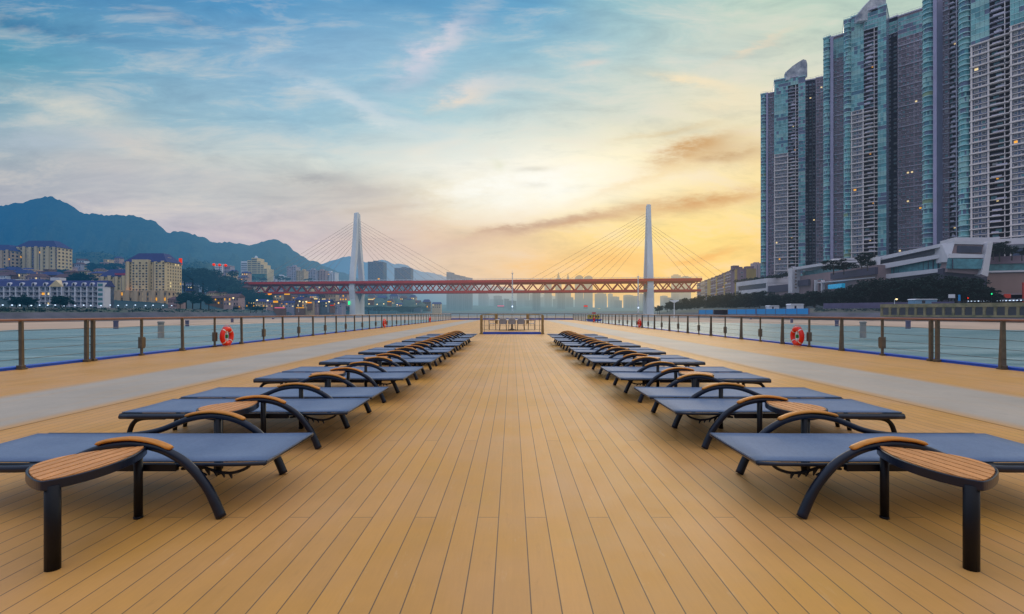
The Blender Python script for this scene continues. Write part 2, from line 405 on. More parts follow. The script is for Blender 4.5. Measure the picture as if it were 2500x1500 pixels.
SUN_EL = math.radians(24); SUN_AZ = math.radians(16)   # azimuth from +Y towards +X
w = bpy.data.worlds.new('World'); scn.world = w; w.use_nodes = True
s = NT(w.node_tree); bg = s.n['Background']
dirv = s.node('ShaderNodeTexCoord').outputs['Generated']
dx, dy, dz = s.sep(dirv)
yy = s.m('MAXIMUM', dy, .06)
U = s.m('DIVIDE', dx, yy); V = s.m('DIVIDE', dz, yy)
UV = s.comb(U, V, 0.)
def warp(scale, sx, sy, seed, detail=3, rough=.6):
    mp = s.node('ShaderNodeMapping'); s.put(mp.inputs[0], UV); mp.inputs['Scale'].default_value = (sx, sy, 1); mp.inputs['Location'].default_value = (seed, seed * .7, 0)
    return s.noise(mp.outputs[0], scale, detail, rough)
w1 = warp(1.0, 2.2, 5.0, 3.1); w2 = warp(1.0, 2.4, 6.0, 9.7)
Uw = s.m('ADD', U, s.m('MULTIPLY', s.m('SUBTRACT', w1, .5), .30))
Vw = s.m('ADD', V, s.m('MULTIPLY', s.m('SUBTRACT', w2, .5), .13))
PX = s.mapr(Uw, -1.2, .62)       # 0..1
def pp(px): return min(1, max(0, ((px - HX) / F + 1.2) / 1.82))
rows = [  # (image y, [(px, rgb)...])
 (-700, [(0, (196, 210, 236)), (1250, (206, 214, 232)), (1900, (214, 216, 226))]),  # overhead row out of view, kept pale to light the deck
 (-160, [(0, (66, 122, 172)), (700, (78, 140, 188)), (1300, (88, 156, 196)), (1900, (170, 200, 196))]),
 (0, [(0, (74, 138, 178)), (300, (82, 144, 186)), (650, (86, 152, 196)), (1000, (100, 160, 198)), (1250, (98, 164, 200)), (1500, (140, 188, 200)), (1900, (190, 212, 194))]),
 (150, [(0, (96, 160, 184)), (300, (120, 172, 198)), (600, (134, 178, 206)), (900, (146, 188, 212)), (1250, (148, 192, 208)), (1600, (182, 206, 202)), (1900, (214, 218, 198))]),
 (290, [(0, (150, 180, 192)), (150, (178, 196, 198)), (350, (154, 186, 198)), (700, (156, 194, 210)), (1050, (170, 206, 214)), (1400, (196, 212, 206)), (1650, (224, 220, 192)), (1900, (240, 230, 190))]),
 (390, [(0, (162, 176, 184)), (250, (190, 196, 196)), (500, (198, 204, 200)), (800, (214, 222, 214)), (1100, (242, 240, 224)), (1350, (252, 246, 222)), (1600, (253, 240, 196)), (1900, (244, 216, 156))]),
 (480, [(0, (172, 176, 184)), (300, (188, 188, 192)), (600, (198, 198, 196)), (850, (214, 206, 190)), (1050, (238, 224, 190)), (1250, (254, 248, 226)), (1450, (255, 243, 204)), (1700, (252, 224, 158)), (1900, (255, 232, 160))]),
 (580, [(0, (184, 180, 190)), (450, (196, 188, 196)), (750, (204, 190, 192)), (1000, (226, 200, 176)), (1250, (246, 214, 164)), (1500, (254, 220, 138)), (1700, (255, 222, 132)), (1900, (254, 214, 124))]),
 (690, [(0, (176, 180, 196)), (700, (190, 186, 198)), (1000, (208, 192, 184)), (1250, (236, 200, 160)), (1450, (252, 202, 124)), (1700, (255, 208, 120)), (1900, (252, 206, 130))]),
 (790, [(0, (140, 160, 180)), (1000, (170, 180, 186)), (1300, (200, 190, 170)), (1900, (225, 195, 150))]),
]
def rampn(row): 
    st = [(pp(px), srgb(*c)) for px, c in row]
    return s.ramp(PX, st, 'EASE' if 0 else 'LINEAR')
cur = rampn(rows[0][1])
for (ya, ra), (yb, rb) in zip(rows, rows[1:]):
    va = (HY - ya) / F; vb = (HY - yb) / F
    cur = s.mix(s.mapr(Vw, vb, va, 1, 0, smooth=False), cur, rampn(rb))
# fine wind-drawn streaks
mpS = s.node('ShaderNodeMapping'); s.put(mpS.inputs[0], UV); mpS.inputs['Rotation'].default_value = (0, 0, .28); mpS.inputs['Scale'].default_value = (3.2, 15, 1)
st1 = s.noise(mpS.outputs[0], 1.3, 5, .66, .4)
mpT = s.node('ShaderNodeMapping'); s.put(mpT.inputs[0], UV); mpT.inputs['Rotation'].default_value = (0, 0, -.32); mpT.inputs['Scale'].default_value = (3, 12, 1); mpT.inputs['Location'].default_value = (4, 2, 0)
st2 = s.noise(mpT.outputs[0], 1.5, 5, .66, .4)
stk = s.mix(s.mapr(U, -.5, .1), st1, st2)
stv = s.sep(stk)[0]
cur = s.mix(s.mapr(stv, .50, .68, 0, .34), cur, srgb(240, 226, 208))
cur = s.mix(s.mapr(stv, .50, .32, 0, .32), cur, s.mix(1., cur, srgb(182, 196, 214), 'MULTIPLY'))
ROUGHN = warp(1.0, 9, 26, 1.3, 4, .7)
RN2 = warp(1.0, 4, 13, 5.3, 5, .7)
rc = s.m('SUBTRACT', ROUGHN, .5); rc2 = s.m('SUBTRACT', RN2, .5)
UL = s.m('MULTIPLY_ADD', rc, .16, U); VL = s.m('MULTIPLY_ADD', rc2, .048, V)
US = s.m('MULTIPLY_ADD', rc, .05, U); VS = s.m('MULTIPLY_ADD', rc2, .016, V)
RMASK = s.mapr(ROUGHN, .28, .62, .35, 1.1)
def blob(px, py, ang, lw, lh, col, k, nz=1.0, mult=False):
    """soft elongated cloud: centre, angle (rises to the right), half sizes, all measured from the photograph's angles"""
    global cur
    u0 = (px - HX) / F; v0 = (HY - py) / F; a = math.radians(ang); c, sn = math.cos(a), math.sin(a)
    A, B = (US, VS) if lw < 60 else (UL, VL)
    p = s.m('MULTIPLY_ADD', A, c * F / lw, -(u0 * c + v0 * sn) * F / lw)
    p = s.m('MULTIPLY_ADD', B, sn * F / lw, p)
    q = s.m('MULTIPLY_ADD', A, -sn * F / lh, (u0 * sn - v0 * c) * F / lh)
    q = s.m('MULTIPLY_ADD', B, c * F / lh, q)
    r = s.m('MULTIPLY_ADD', p, p, s.m('MULTIPLY', q, q))
    g = s.m('MULTIPLY', s.m('POWER', .2019, r), s.m('MULTIPLY', RMASK, k))
    cur = s.mix(g, cur, srgb(*col), 'MULTIPLY' if mult else 'MIX')
blob(1080, 110, 42, 120, 34, (220, 214, 220), .85)
blob(1010, 160, 50, 70, 46, (206, 208, 220), .7)
blob(850, 240, -22, 210, 24, (204, 216, 222), .8)
blob(950, 300, -12, 90, 24, (214, 224, 222), .7)
blob(1160, 215, 16, 120, 36, (222, 218, 214), .75)
blob(1130, 245, 18, 80, 18, (236, 220, 200), .8)
blob(180, 265, -16, 200, 36, (214, 214, 202), .75)
blob(320, 350, -14, 160, 30, (218, 208, 196), .7)
blob(250, 405, -5, 190, 34, (206, 200, 196), .5)
blob(120, 340, 0, 220, 40, (176, 190, 200), .9, mult=False)
blob(120, 70, -10, 260, 18, (150, 178, 210), .5, mult=True)
blob(420, 40, -14, 200, 16, (176, 200, 222), .4, mult=True)
blob(780, 436, 4, 110, 20, (166, 170, 172), .75)
blob(880, 460, -8, 170, 26, (176, 170, 168), .6)
blob(960, 510, 6, 150, 14, (196, 178, 160), .6)
blob(1300, 414, 2, 46, 8, (176, 168, 140), .95, nz=.5)
blob(1308, 451, 0, 44, 9, (170, 158, 132), .95, nz=.5)
blob(1218, 405, -30, 26, 16, (210, 214, 176), .6)
blob(1700, 365, 16, 130, 36, (204, 160, 102), 1.15)
blob(1790, 378, 8, 120, 24, (198, 160, 110), .9)
blob(1640, 320, 12, 140, 12, (212, 190, 146), .75)
blob(1560, 440, 20, 190, 16, (240, 206, 142), .7)
blob(1700, 496, 9, 260, 20, (214, 162, 100), 1.1)
blob(1420, 536, 10, 190, 17, (206, 162, 116), 1.1)
blob(1290, 552, 10, 150, 14, (192, 154, 124), 1.1)
blob(1160, 585, 8, 170, 20, (224, 190, 160), .6)
blob(1460, 640, 3, 260, 28, (252, 190, 100), .65)
blob(1730, 628, 12, 90, 12, (246, 178, 92), .8)
blob(1700, 200, -8, 130, 13, (246, 226, 186), .8)
blob(1790, 240, -6, 120, 40, (244, 226, 188), .6)
blob(1780, 90, 18, 200, 30, (206, 214, 198), .6)
blob(1850, 110, 26, 120, 16, (236, 214, 184), .6)
blob(1450, 152, 10, 36, 8, (218, 206, 196), .7)
blob(1280, 455, 4, 300, 75, (255, 254, 242), .95)
blob(700, 470, -4, 260, 34, (186, 184, 184), .45)
blob(330, 440, 4, 260, 22, (176, 180, 188), .5)
blob(900, 620, 6, 300, 30, (216, 196, 190), .5)
# a share of the physical daylight sky, matched to the sun
sky = s.node('ShaderNodeTexSky'); sky.sky_type = 'NISHITA'; sky.sun_disc = False
sky.sun_elevation = SUN_EL; sky.sun_rotation = SUN_AZ
skc = s.mix(1., sky.outputs[0], (.08, .08, .08, 1), 'MULTIPLY')
fin = s.mix(.04, cur, skc)
back = s.mapr(dy, -.35, .12, 1, 0, smooth=True)          # sky away from the sunset, dimmed low down to deepen deck shadows
lowb = s.mapr(dz, .15, .6, 1, 0, smooth=True)
kk = s.m('SUBTRACT', 1., s.m('MULTIPLY', s.m('MULTIPLY', back, lowb), .5))
up = s.m('MULTIPLY', s.mapr(dz, .62, .92, 0, .55, smooth=True), 1.)  # unseen overhead sky brightened as soft light on the deck
kk = s.m('ADD', kk, up)
fin = s.mix(1., fin, s.comb(kk, kk, s.m('MULTIPLY', kk, 1.02)), 'MULTIPLY')
# light grey-blue below the horizon line (only seen by reflections)
s.put(bg.inputs[0], fin)
bg.inputs[1].default_value = 1.0
w.cycles.sampling_method = 'MANUAL'; w.cycles.sample_map_resolution = 256
sl = bpy.data.lights.new('sun', 'SUN'); sl.energy = .55; sl.angle = math.radians(30); sl.color = (1, .86, .68)
so = bpy.data.objects.new('sun', sl); COL.objects.link(so)
sd = Vector((math.sin(SUN_AZ) * math.cos(SUN_EL), math.cos(SUN_AZ) * math.cos(SUN_EL), math.sin(SUN_EL)))
so.rotation_euler = sd.to_track_quat('Z', 'Y').to_euler()

# ------------------------------------------------------------------ ship deck
DX = 10.75; DEND = 78.5
mb = MB(); mb.box(-DX, DX, -14, DEND, -.10, 0); tag(mb.build('deck_floor', M_deck), kind='structure')
for sg in (-1, 1):
    mb = MB(); a, b = sorted((sg * 5.2, sg * 7.35)); mb.add([(a, -13, .004), (b, -13, .004), (b, 77.5, .004), (a, 77.5, .004)], [(0, 1, 2, 3)])
    tag(mb.build('walkway', M_strip), kind='structure')
mb = MB()
mb.prism([(-DX + .05, -14), (DX - .05, -14), (DX - .05, DEND - .1), (DX - 3, DEND + 5), (-DX + 3, DEND + 5), (-DX + .05, DEND - .1)], -4.9, -.102)
tag(mb.build('ship_hull', M_hull), 'pale ship hull below the wooden sun deck', 'ship')

# railings
RX = 10.4
def side_railing(sg):
    root = thing('deck_railing', ('left' if sg < 0 else 'right') + ' side deck railing with bronze posts, wires and varnished handrail', 'railing', (sg * RX, 0, 0), group='long railings along the deck sides')
    Y0 = 9.64; st = 1.57
    k0 = -9; n = int((78 - Y0) / st)
    for k in range(k0, n + 1):
        y = Y0 + st * k
        mb = MB()
        thick = (k % 2 != 0) == (k > 1) or k == 0 or k == 1
        if k > 1: thick = (k % 2 == 1)
        if k == 1:
            for dyy in (-.085, .085):
                mb.box(-.04, .04, y + dyy - .03, y + dyy + .03, 0, 1.02); mb.box(-.075, .075, y + dyy - .05, y + dyy + .05, 0, .06)
            mb.build('post', M_post, root, bevel=.006)
        elif thick:
            # tapered flat-bar stanchion with foot
            mb.add([(-.05 + sg * -.03, y - .03, .0), (.05 + sg * .0, y - .03, 0), (.05, y + .03, 0), (-.05 + sg * -.03, y + .03, 0), (-.04, y - .022, 1.02), (.04, y - .022, 1.02), (.04, y + .022, 1.02), (-.04, y + .022, 1.02)],
                   [(0, 3, 2, 1), (4, 5, 6, 7), (0, 1, 5, 4), (1, 2, 6, 5), (2, 3, 7, 6), (3, 0, 4, 7)])
            mb.box(-.09, .09, y - .06, y + .06, 0, .035)
            mb.box(-.06, .06, y - .045, y + .045, .035, .09)
            mb.build('post', M_post, root, bevel=.006)
        else:
            mb.box(-.026, .026, y - .026, y + .026, 0, 1.02); mb.box(-.05, .05, y - .05, y + .05, 0, .05)
            p = mb.build('post', M_post, root, bevel=.005)
            if k > 0 and k < 24:
                m2 = MB(); m2.box(-.055, .055, y - .06, y + .06, .2, .52); m2.box(-.04, .04, y + .075, y + .1, .24, .5); m2.box(-.03, .03, y + .055, y + .08, .26, .29); m2.box(-.03, .03, y + .055, y + .08, .45, .48)
                m2.build('junction_box', M_post, p, bevel=.008)
    mb = MB(); mb.tube([(0, -14, 1.045), (0, 30, 1.045), (0, 78, 1.045)], .029, 10); mb.build('handrail', M_rail, root, True)
    mb = MB(); mb.box(-.03, .03, -14, 78, .995, 1.008); mb.build('top_bar', M_post, root)
    for z in (.22, .42, .62, .82):
        mb = MB(); mb.tube([(sg * .0, -14, z), (0, 30, z), (0, 78, z)], .006, 5); mb.build('wire', M_wire, root)
    mb = MB(); mb.box(min(sg * .05, sg * .3), max(sg * .05, sg * .3), -14, 78, .0, .055); mb.build('toe_board', M_blue, root)
for sg in (-1, 1): side_railing(sg)
root = thing('bow_railing', 'low railing with thin wires closing the far end of the deck', 'railing', (0, 78.2, 0))
for k in range(15):
    mb = MB(); x = -10.5 + k * 1.5; mb.box(x - .03, x + .03, -.03, .03, 0, 1.02); mb.build('post', M_post, root)
mb = MB(); mb.tube([(-10.5, 0, 1.04), (0, 0, 1.04), (10.5, 0, 1.04)], .035, 8); mb.build('handrail', M_post, root, True)
for z in (.3, .55, .8):
    mb = MB(); mb.tube([(-10.5, 0, z), (0, 0, z), (10.5, 0, z)], .008, 5); mb.build('wire', M_wire, root)
mb = MB(); mb.box(-10.5, 10.5, .04, .2, 0, .24); mb.build('toe_board', M_blue, root)

# railing round the deck opening
root = thing('hatch_railing', 'bronze railing with blue foot board round the middle of the deck', 'railing', (0, 25.6, 0))
for (x, y) in ((-1.72, 0), (1.72, 0), (-1.72, 24.5), (1.72, 24.5)):
    pw = .07 if y < 1 else .15; mb = MB(); mb.box(x - pw, x + pw, y - .05, y + .05, 0, 1.07); mb.box(x - pw - .03, x + pw + .03, y - .08, y + .08, 0, .06); mb.build('post', M_gate, root, bevel=.01)
for (x, y) in ((-1.55, 0), (1.55, 0), (-1.72, 8), (1.72, 8), (-1.72, 16), (1.72, 16)):
    mb = MB(); mb.box(x - .012, x + .012, y - .012, y + .012, 0, 1.05); mb.build('rod', M_post, root)
for a, b in (((-1.72, 0), (1.72, 0)), ((-1.72, 0), (-1.72, 24.5)), ((1.72, 0), (1.72, 24.5)), ((-1.72, 24.5), (1.72, 24.5))):
    mb = MB(); mb.tube([(*a, 1.09), (*b, 1.09)], .018, 8); mb.build('handrail', M_gate, root, True)
for z in (.25, .5, .75):
    mb = MB(); mb.tube([(-1.72, 0, z), (1.72, 0, z)], .007, 5); mb.build('wire', M_wire, root)
mb = MB(); mb.prism([(-1.5, -.03), (1.5, -.03), (1.62, -.12), (-1.62, -.12)], .0, .125); mb.build('foot_board', M_blue, root)

# ------------------------------------------------------------------ lifebuoys
def lifebuoy(sg, y, label, group):
    x = sg * 10.2
    root = thing('lifebuoy', label, 'lifebuoy', (x, y, .365), group=group)
    R, r = .26, .088
    def ring(a0, a1, rr, n=16, mi=0):
        mb = MB(); pts = []
        for i in range(n + 1):
            a = lerp(a0, a1, i / n); pts.append((0, R * math.cos(a), R * math.sin(a)))
        t = MB(); N = len(pts); vs = []; fs = []; m = 12
        for i in range(N):
            a = lerp(a0, a1, i / n)
            for k in range(m):
                b = 2 * PI * k / m; q = R + rr * math.cos(b)
                vs.append((rr * .85 * math.sin(b), q * math.cos(a), q * math.sin(a)))
        for i in range(N - 1):
            for k in range(m): fs.append((i * m + k, i * m + (k + 1) % m, (i + 1) * m + (k + 1) % m, (i + 1) * m + k))
        mb.add(vs, fs); return mb
    ring(0, 2 * PI, r, 40).build('ring', M_buoy, root, True)
    for q in range(4):
        a = PI / 4 + q * PI / 2
        ring(a - .06, a + .06, r + .004, 5).build('reflective_band', M_white, root, True)
    mb = MB(); pts = []
    for i in range(41):
        a = 2 * PI * i / 40 + PI / 4; d = R + r + .012 + .035 * abs(math.sin(2 * (a - PI / 4)))
        pts.append((-sg * .0, d * math.cos(a), d * math.sin(a)))
    mb.tube(pts[:-1], .008, 5, closed=True); mb.build('grab_rope', M_buoy, root, True)
    mb = MB(); mb.box(-.03, .03, -.05, .05, -.07, .05); mb.build('signal_light', M_green, root, bevel=.01)
    mb = MB(); mb.box(-.02, .02, -.035, .035, .055, .2); mb.lathe([(.0, -.2), (.04, -.19), (.05, -.13), (.03, -.08), (.0, -.075)], 10); mb.build('light_float', M_white, root, bevel=.008)
for sg, nm in ((-1, 'left'), (1, 'right')):
    lifebuoy(sg, 16.28, 'large red lifebuoy with green light hanging on the %s railing' % nm, 'lifebuoys on the railings')
    lifebuoy(sg, 36.4, 'small looking red lifebuoy halfway along the %s railing' % nm, 'lifebuoys on the railings')
    lifebuoy(sg, 56.6, 'farthest tiny red lifebuoy near the end of the %s railing' % nm, 'lifebuoys on the railings')

# ------------------------------------------------------------------ sun loungers
def spline(pts, n=6):
    """catmull-rom"""
    P = [Vector(p) for p in pts]; out = []
    for i in range(len(P) - 1):
        p0 = P[max(i - 1, 0)]; p1 = P[i]; p2 = P[i + 1]; p3 = P[min(i + 2, len(P) - 1)]
        for k in range(n):
            t = k / n
            out.append(.5 * ((2 * p1) + (p2 - p0) * t + (2 * p0 - 5 * p1 + 4 * p2 - p3) * t * t + (3 * p1 - p0 - 3 * p2 + p3) * t ** 3))
    out.append(P[-1]); return out
CXL = 2.46
def make_lounger(sg, far_arm):
    root = thing('sun_lounger', '', 'sun lounger')
    def X(a): return sg * (a - CXL)
    W = .68
    # sling
    mb = MB(); nx, ny = 14, 6; vs = []; fs = []
    for zt in (0, 1):
        for i in range(nx + 1):
            a = lerp(1.455, 3.47, i / nx)
            for j in range(ny + 1):
                y = lerp(.03, W - .03, j / ny)
                sag = -.010 * math.sin(PI * j / ny) * (0.4 + .6 * math.sin(PI * i / nx))
                vs.append((X(a), y, .308 + sag + .008 * zt + (.006 if a < 1.95 else 0) * (1.95 - a) * 2))
    n1 = (nx + 1) * (ny + 1)
    for i in range(nx):
        for j in range(ny):
            q = [i * (ny + 1) + j, (i + 1) * (ny + 1) + j, (i + 1) * (ny + 1) + j + 1, i * (ny + 1) + j + 1]
            fs.append(tuple(n1 + k for k in q)); fs.append(tuple(q[::-1]))
    for i in range(nx):
        for j in (0, ny):
            q = [i * (ny + 1) + j, (i + 1) * (ny + 1) + j]; fs.append((q[0], q[1], q[1] + n1, q[0] + n1))
    for j in range(ny):
        for i in (0, nx):
            q = [i * (ny + 1) + j, i * (ny + 1) + j + 1]; fs.append((q[0], q[1], q[1] + n1, q[0] + n1))
    mb.add(vs, fs); mb.build('sling', M_sling, root, True)
    def bx(mb, a0, a1, y0, y1, z0, z1): mb.box(min(X(a0), X(a1)), max(X(a0), X(a1)), y0, y1, z0, z1)
    mb = MB()
    bx(mb, 1.98, 3.47, .0, .032, .262, .307); bx(mb, 1.98, 3.47, W - .032, W, .262, .307)
    bx(mb, 3.44, 3.475, .032, W - .032, .264, .306)
    bx(mb, 2.02, 2.05, .032, W - .032, .262, .292); bx(mb, 2.9, 2.93, .032, W - .032, .262, .292)
    mb.build('frame', M_black, root, bevel=.006)
    mb = MB()
    for y in (.018, W - .018): mb.tube([(X(2.0), y, .296), (X(1.6), y, .300), (X(1.46), y, .306)], .012, 8)
    mb.tube(spline([(X(1.468), .018, .304), (X(1.50), .16, .285), (X(1.515), .34, .276), (X(1.50), .52, .285), (X(1.468), W - .018, .304)]), .013, 8)
    mb.build('backrest_frame', M_frame, root, True)
    # arms
    arm_path = [(3.44, .286), (3.0, .286), (2.80, .292), (2.62, .325), (2.45, .392), (2.34, .422), (2.21, .432), (2.08, .412), (1.98, .372), (1.88, .304), (1.79, .198), (1.74, .110), (1.695, 0.005)]
    def arm(y):
        mb = MB(); ap = spline([(X(a), y, z) for a, z in arm_path], 4); mb.tube(ap, [lerp(.0215, .030, max(0, (i / (len(ap) - 1) - .45) / .55)) for i in range(len(ap))], 12, flat=.82)
        ar = mb.build('arm', M_frame, root, True)
        mb = MB(); pts = spline([(X(a), y, z + .031) for a, z in [(2.425, .402), (2.34, .424), (2.21, .434), (2.08, .414), (1.985, .376)]], 4)
        mb.tube(pts, [.006] + [.0115] * (len(pts) - 2) + [.008], 10, flat=2.3); mb.build('armrest', M_teak, ar, True)
        mb = MB(); mb.lathe([(.022, 0.0), (.022, .41)], 12, (X(2.18), y)); mb.lathe([(.024, 0), (.024, .012)], 12, (X(2.18), y))
        mb.build('leg', M_black, root, True)
    arm(-.025)
    if far_arm: arm(W + .022)
    for y in (.05, W - .05):
        mb = MB(); mb.tube(spline([(X(3.1), y, .262), (X(3.3), y, .255), (X(3.38), y, .215), (X(3.42), y, .12), (X(3.44), y, .0)], 5), .02, 8)
        mb.build('leg', M_black, root, True)
        # toothed recline rack
        mb = MB(); path = spline([(X(1.56), y, .296), (X(1.60), y, .262), (X(1.68), y, .238), (X(1.77), y, .246), (X(1.86), y, .272), (X(1.98), y, .262)], 5)
        mb.tube(path, .009, 6)
        for k in range(5):
            a = 1.68 + k * .045; zz = .240 + .006 * k
            mb.prism([(X(a), zz), (X(a + .024), zz + .002), (X(a + .004 - .006), zz - .036)], y - .006, y + .006, axis='y')
        mb.tube([(X(1.83), y, .225), (X(1.96), y, .285)], .007, 6)
        mb.build('recline_rack', M_black, root)
    return root
lsrc = {}
for sg, side in ((-1, 'left'), (1, 'right')):
    for typ in (0, 1): lsrc[sg, typ] = None
    for k in range(8):
        for typ in (0, 1):
            idx = 2 * k + typ
            y = 2.66 + 2.065 * k + (1.345 if typ else 0)
            if lsrc[sg, typ] is None:
                o = lsrc[sg, typ] = make_lounger(sg, typ == 0)
            else: o = copy_tree(lsrc[sg, typ])
            o.location = (sg * CXL + random.uniform(-.012, .012), y + .025, 0); o.rotation_euler = (0, 0, random.uniform(-.012, .012) if idx else 0)
            o['label'] = 'blue grey sling lounger with teak armrests, %s from the front in the %s row' % (ORD[idx], side)
            o['group'] = 'sun loungers in two rows on the deck'
# side tables
def make_table(sg):
    root = thing('side_table', '', 'side table')
    out = [(2.127, .035), (2.085, -.05), (2.055, -.16), (2.047, -.27), (2.062, -.37), (2.10, -.46), (2.15, -.518), (2.185, -.522), (2.27, -.478), (2.38, -.395), (2.44, -.32), (2.458, -.25), (2.445, -.185), (2.39, -.107), (2.285, -.03), (2.19, .015)]
    P = [(p.x, p.y) for p in spline([(a, b, 0) for a, b in out], 4)]
    C = (2.22, -.26)
    def loc(a, y): return (sg * (a - 2.15), y)
    inner = [(C[0] + (a - C[0]) * .93, C[1] + (y - C[1]) * .96) for a, y in P]
    mb = MB(); n = len(P); vs = []
    for ring, z in ((P, .378), (P, .424), (inner, .424), (inner, .378)):
        vs += [(*loc(a, y), z) for a, y in ring]
    fs = []
    for r in range(4):
        for i in range(n):
            j = (i + 1) % n; r2 = (r + 1) % 4
            fs.append((r * n + i, r * n + j, r2 * n + j, r2 * n + i))
    mb.add(vs, fs); mb.build('rim', M_frame, root, bevel=.004)
    mb = MB(); xs = [1.985 + .0635 * i for i in range(8)]
    SH_ = .14
    ins = [(C[0] + (a - C[0]) * .925 + SH_ * (C[1] + (y - C[1]) * .955), C[1] + (y - C[1]) * .955) for a, y in P]
    def yr(a):
        ys = []
        for i in range(n):
            (a0, y0), (a1, y1) = ins[i], ins[(i + 1) % n]
            if (a0 - a) * (a1 - a) <= 0 and a0 != a1: ys.append(y0 + (y1 - y0) * (a - a0) / (a1 - a0))
        return (min(ys), max(ys)) if len(ys) > 1 else None
    for i in range(7):
        a0, a1 = xs[i] + .0035, xs[i] + .0560; m = 6; low = []; up = []
        for k in range(m + 1):
            a = lerp(a0, a1, k / m); r = yr(a)
            if r: low.append((a, r[0])); up.append((a, r[1]))
        if len(low) > 2:
            poly = [loc(p[0] - SH_ * p[1], p[1]) for p in low + up[::-1]]
            if sg < 0: poly = poly[::-1]
            mb.prism(poly, .405, .4275)
    mb.build('tabletop', M_teak2, root, bevel=.0015)
    mb = MB(); mb.prism([loc(a, y) for a, y in [(2.18, -.1), (2.22, -.1), (2.22, -.45), (2.18, -.45)]], .38, .404); mb.build('under_bar', M_black, root)
    for (a, y, r) in ((2.15, -.49, .033),):
        mb = MB(); mb.lathe([(r, 0), (r, .395)], 16); o = mb.build('leg', M_black, root, True); o.location = (*loc(a, y), 0); o.scale = (1, .62, 1)
        o.scale = (1, .8, 1)
    mb = MB(); mb.tube([(*loc(2.14, -.03), .39), (*loc(2.16, .0), .40)], .014, 8); mb.build('bracket', M_black, root)
    return root
for sg, side in ((-1, 'left'), (1, 'right')):
    src = None
    for k in range(9):
        y = (2.62 if k == 0 else 2.66 + 2.065 * (k - 1) + 1.335)
        if src is None: o = src = make_table(sg)
        else: o = copy_tree(src)
        o.location = (sg * (2.15 + (0 if k == 0 else .11)), y, 0)
        o['label'] = 'leaf shaped teak side table %s, %s from the front on the %s' % ('before the first lounger' if k == 0 else 'between two loungers', ORD[k], side)
        o['group'] = 'teak side tables between the loungers'

# ------------------------------------------------------------------ dining set
root = thing('dining_table', 'pale oval dining table in the middle of the deck with chairs around', 'table', (0, 31.6, 0))
mb = MB(); mb.prism([(1.15 * math.cos(2 * PI * i / 32), .62 * math.sin(2 * PI * i / 32)) for i in range(32)], .70, .74); mb.build('tabletop', M_white, root, bevel=.01)
mb = MB(); mb.lathe([(.3, 0), (.28, .03), (.06, .1), (.06, .6), (.2, .7)], 16); mb.build('pedestal', M_post, root, True)
csrc = None
def make_chair():
    root = thing('dining_chair', '', 'chair')
    mb = MB(); mb.box(-.23, .23, -.22, .22, .43, .46); mb.build('seat', M_chair, root, bevel=.01)
    mb = MB(); mb.prism([(.19, .46), (.215, .46), (.27, .80), (.245, .80)], -.22, .22, axis='x' if 0 else 'y')
    me = mb.mesh('backrest', M_chair)
    me.transform(Matrix.Rotation(PI / 2, 4, 'Z')); link('backrest', me, root)
    for (x, y) in ((-.21, -.2), (.21, -.2), (-.21, .2), (.21, .2)):
        mb = MB(); mb.tube([(x * 1.15, y * 1.15, 0), (x, y, .43)], .014, 6); mb.build('leg', M_post, root)
    for x in (-.25, .25):
        mb = MB(); mb.tube(spline([(x, -.2, .45), (x, -.22, .62), (x, -.12, .66), (x, .2, .66)], 4), .016, 6); mb.build('armrest', M_brown, root, True)
    return root
spots = [(-1.35, 0, PI / 2), (1.35, 0, -PI / 2), (-.62, -.62, PI), (0, -.72, PI), (.62, -.62, PI), (-.62, .62, 0), (0, .72, 0), (.62, .62, 0)]
names = ['at the left end', 'at the right end', 'on the near side, left seat', 'on the near side, middle seat', 'on the near side, right seat', 'on the far side, left seat', 'on the far side, middle seat', 'on the far side, right seat']
for i, (x, y, a) in enumerate(spots):
    if csrc is None: o = csrc = make_chair()
    else: o = copy_tree(csrc)
    o.location = (x, 31.6 + y, 0); o.rotation_euler = (0, 0, a)
    o['label'] = 'grey mesh dining chair %s of the pale deck table' % names[i]; o['group'] = 'chairs round the dining table'

# ------------------------------------------------------------------ water and terrain
mb = MB(); mb.add([(-7000, -600, -4.3), (7000, -600, -4.3), (7000, 9000, -4.3), (-7000, 9000, -4.3)], [(0, 1, 2, 3)])
tag(mb.build('river', M_water), kind='structure')
SH = [(0, 400), (150, 380), (380, 282), (650, 222), (950, 170), (1250, 139), (1700, 110), (2300, 88)]
WL = [(-900, 150), (0, 186), (400, 236), (600, 330), (870, 540), (1100, 660), (1250, 700), (1400, 660), (1590, 520), (1700, 330), (2000, 236), (2500, 186), (3300, 150)]
HI = [(-900, 34), (0, 32), (200, 28), (300, 30), (500, 40), (620, 46), (700, 30), (820, 22), (900, 10), (1050, 4), (1250, 2), (1600, 3), (1700, 14), (1850, 30), (2500, 38), (3300, 40)]
cols = list(range(-900, 3301, 25))
def rowset(px):
    m = abs(px - HX); sh = interp(SH, m) * (1 + .025 * math.sin(px * .021) + .012 * math.sin(px * .063)); wl = interp(WL, px); h = interp(HI, px)
    r = [(sh * .985, -4.9), (sh, -4.3), (sh * 1.15, -2.75), (sh * 1.22, -2.5), (wl, -1.6), (wl * 1.012, 1.3), (wl * 1.09, 3.7), (wl * 1.095, 3.72), (wl * 1.16, 3.75), (wl * 1.25, 4.2), (wl * 1.9, h * .8 + 1), (wl * 2.7, h), (3200, 20), (6500, 0)]
    return [(WX(px, Y), Y, z) for Y, z in r]
G = [rowset(p) for p in cols]
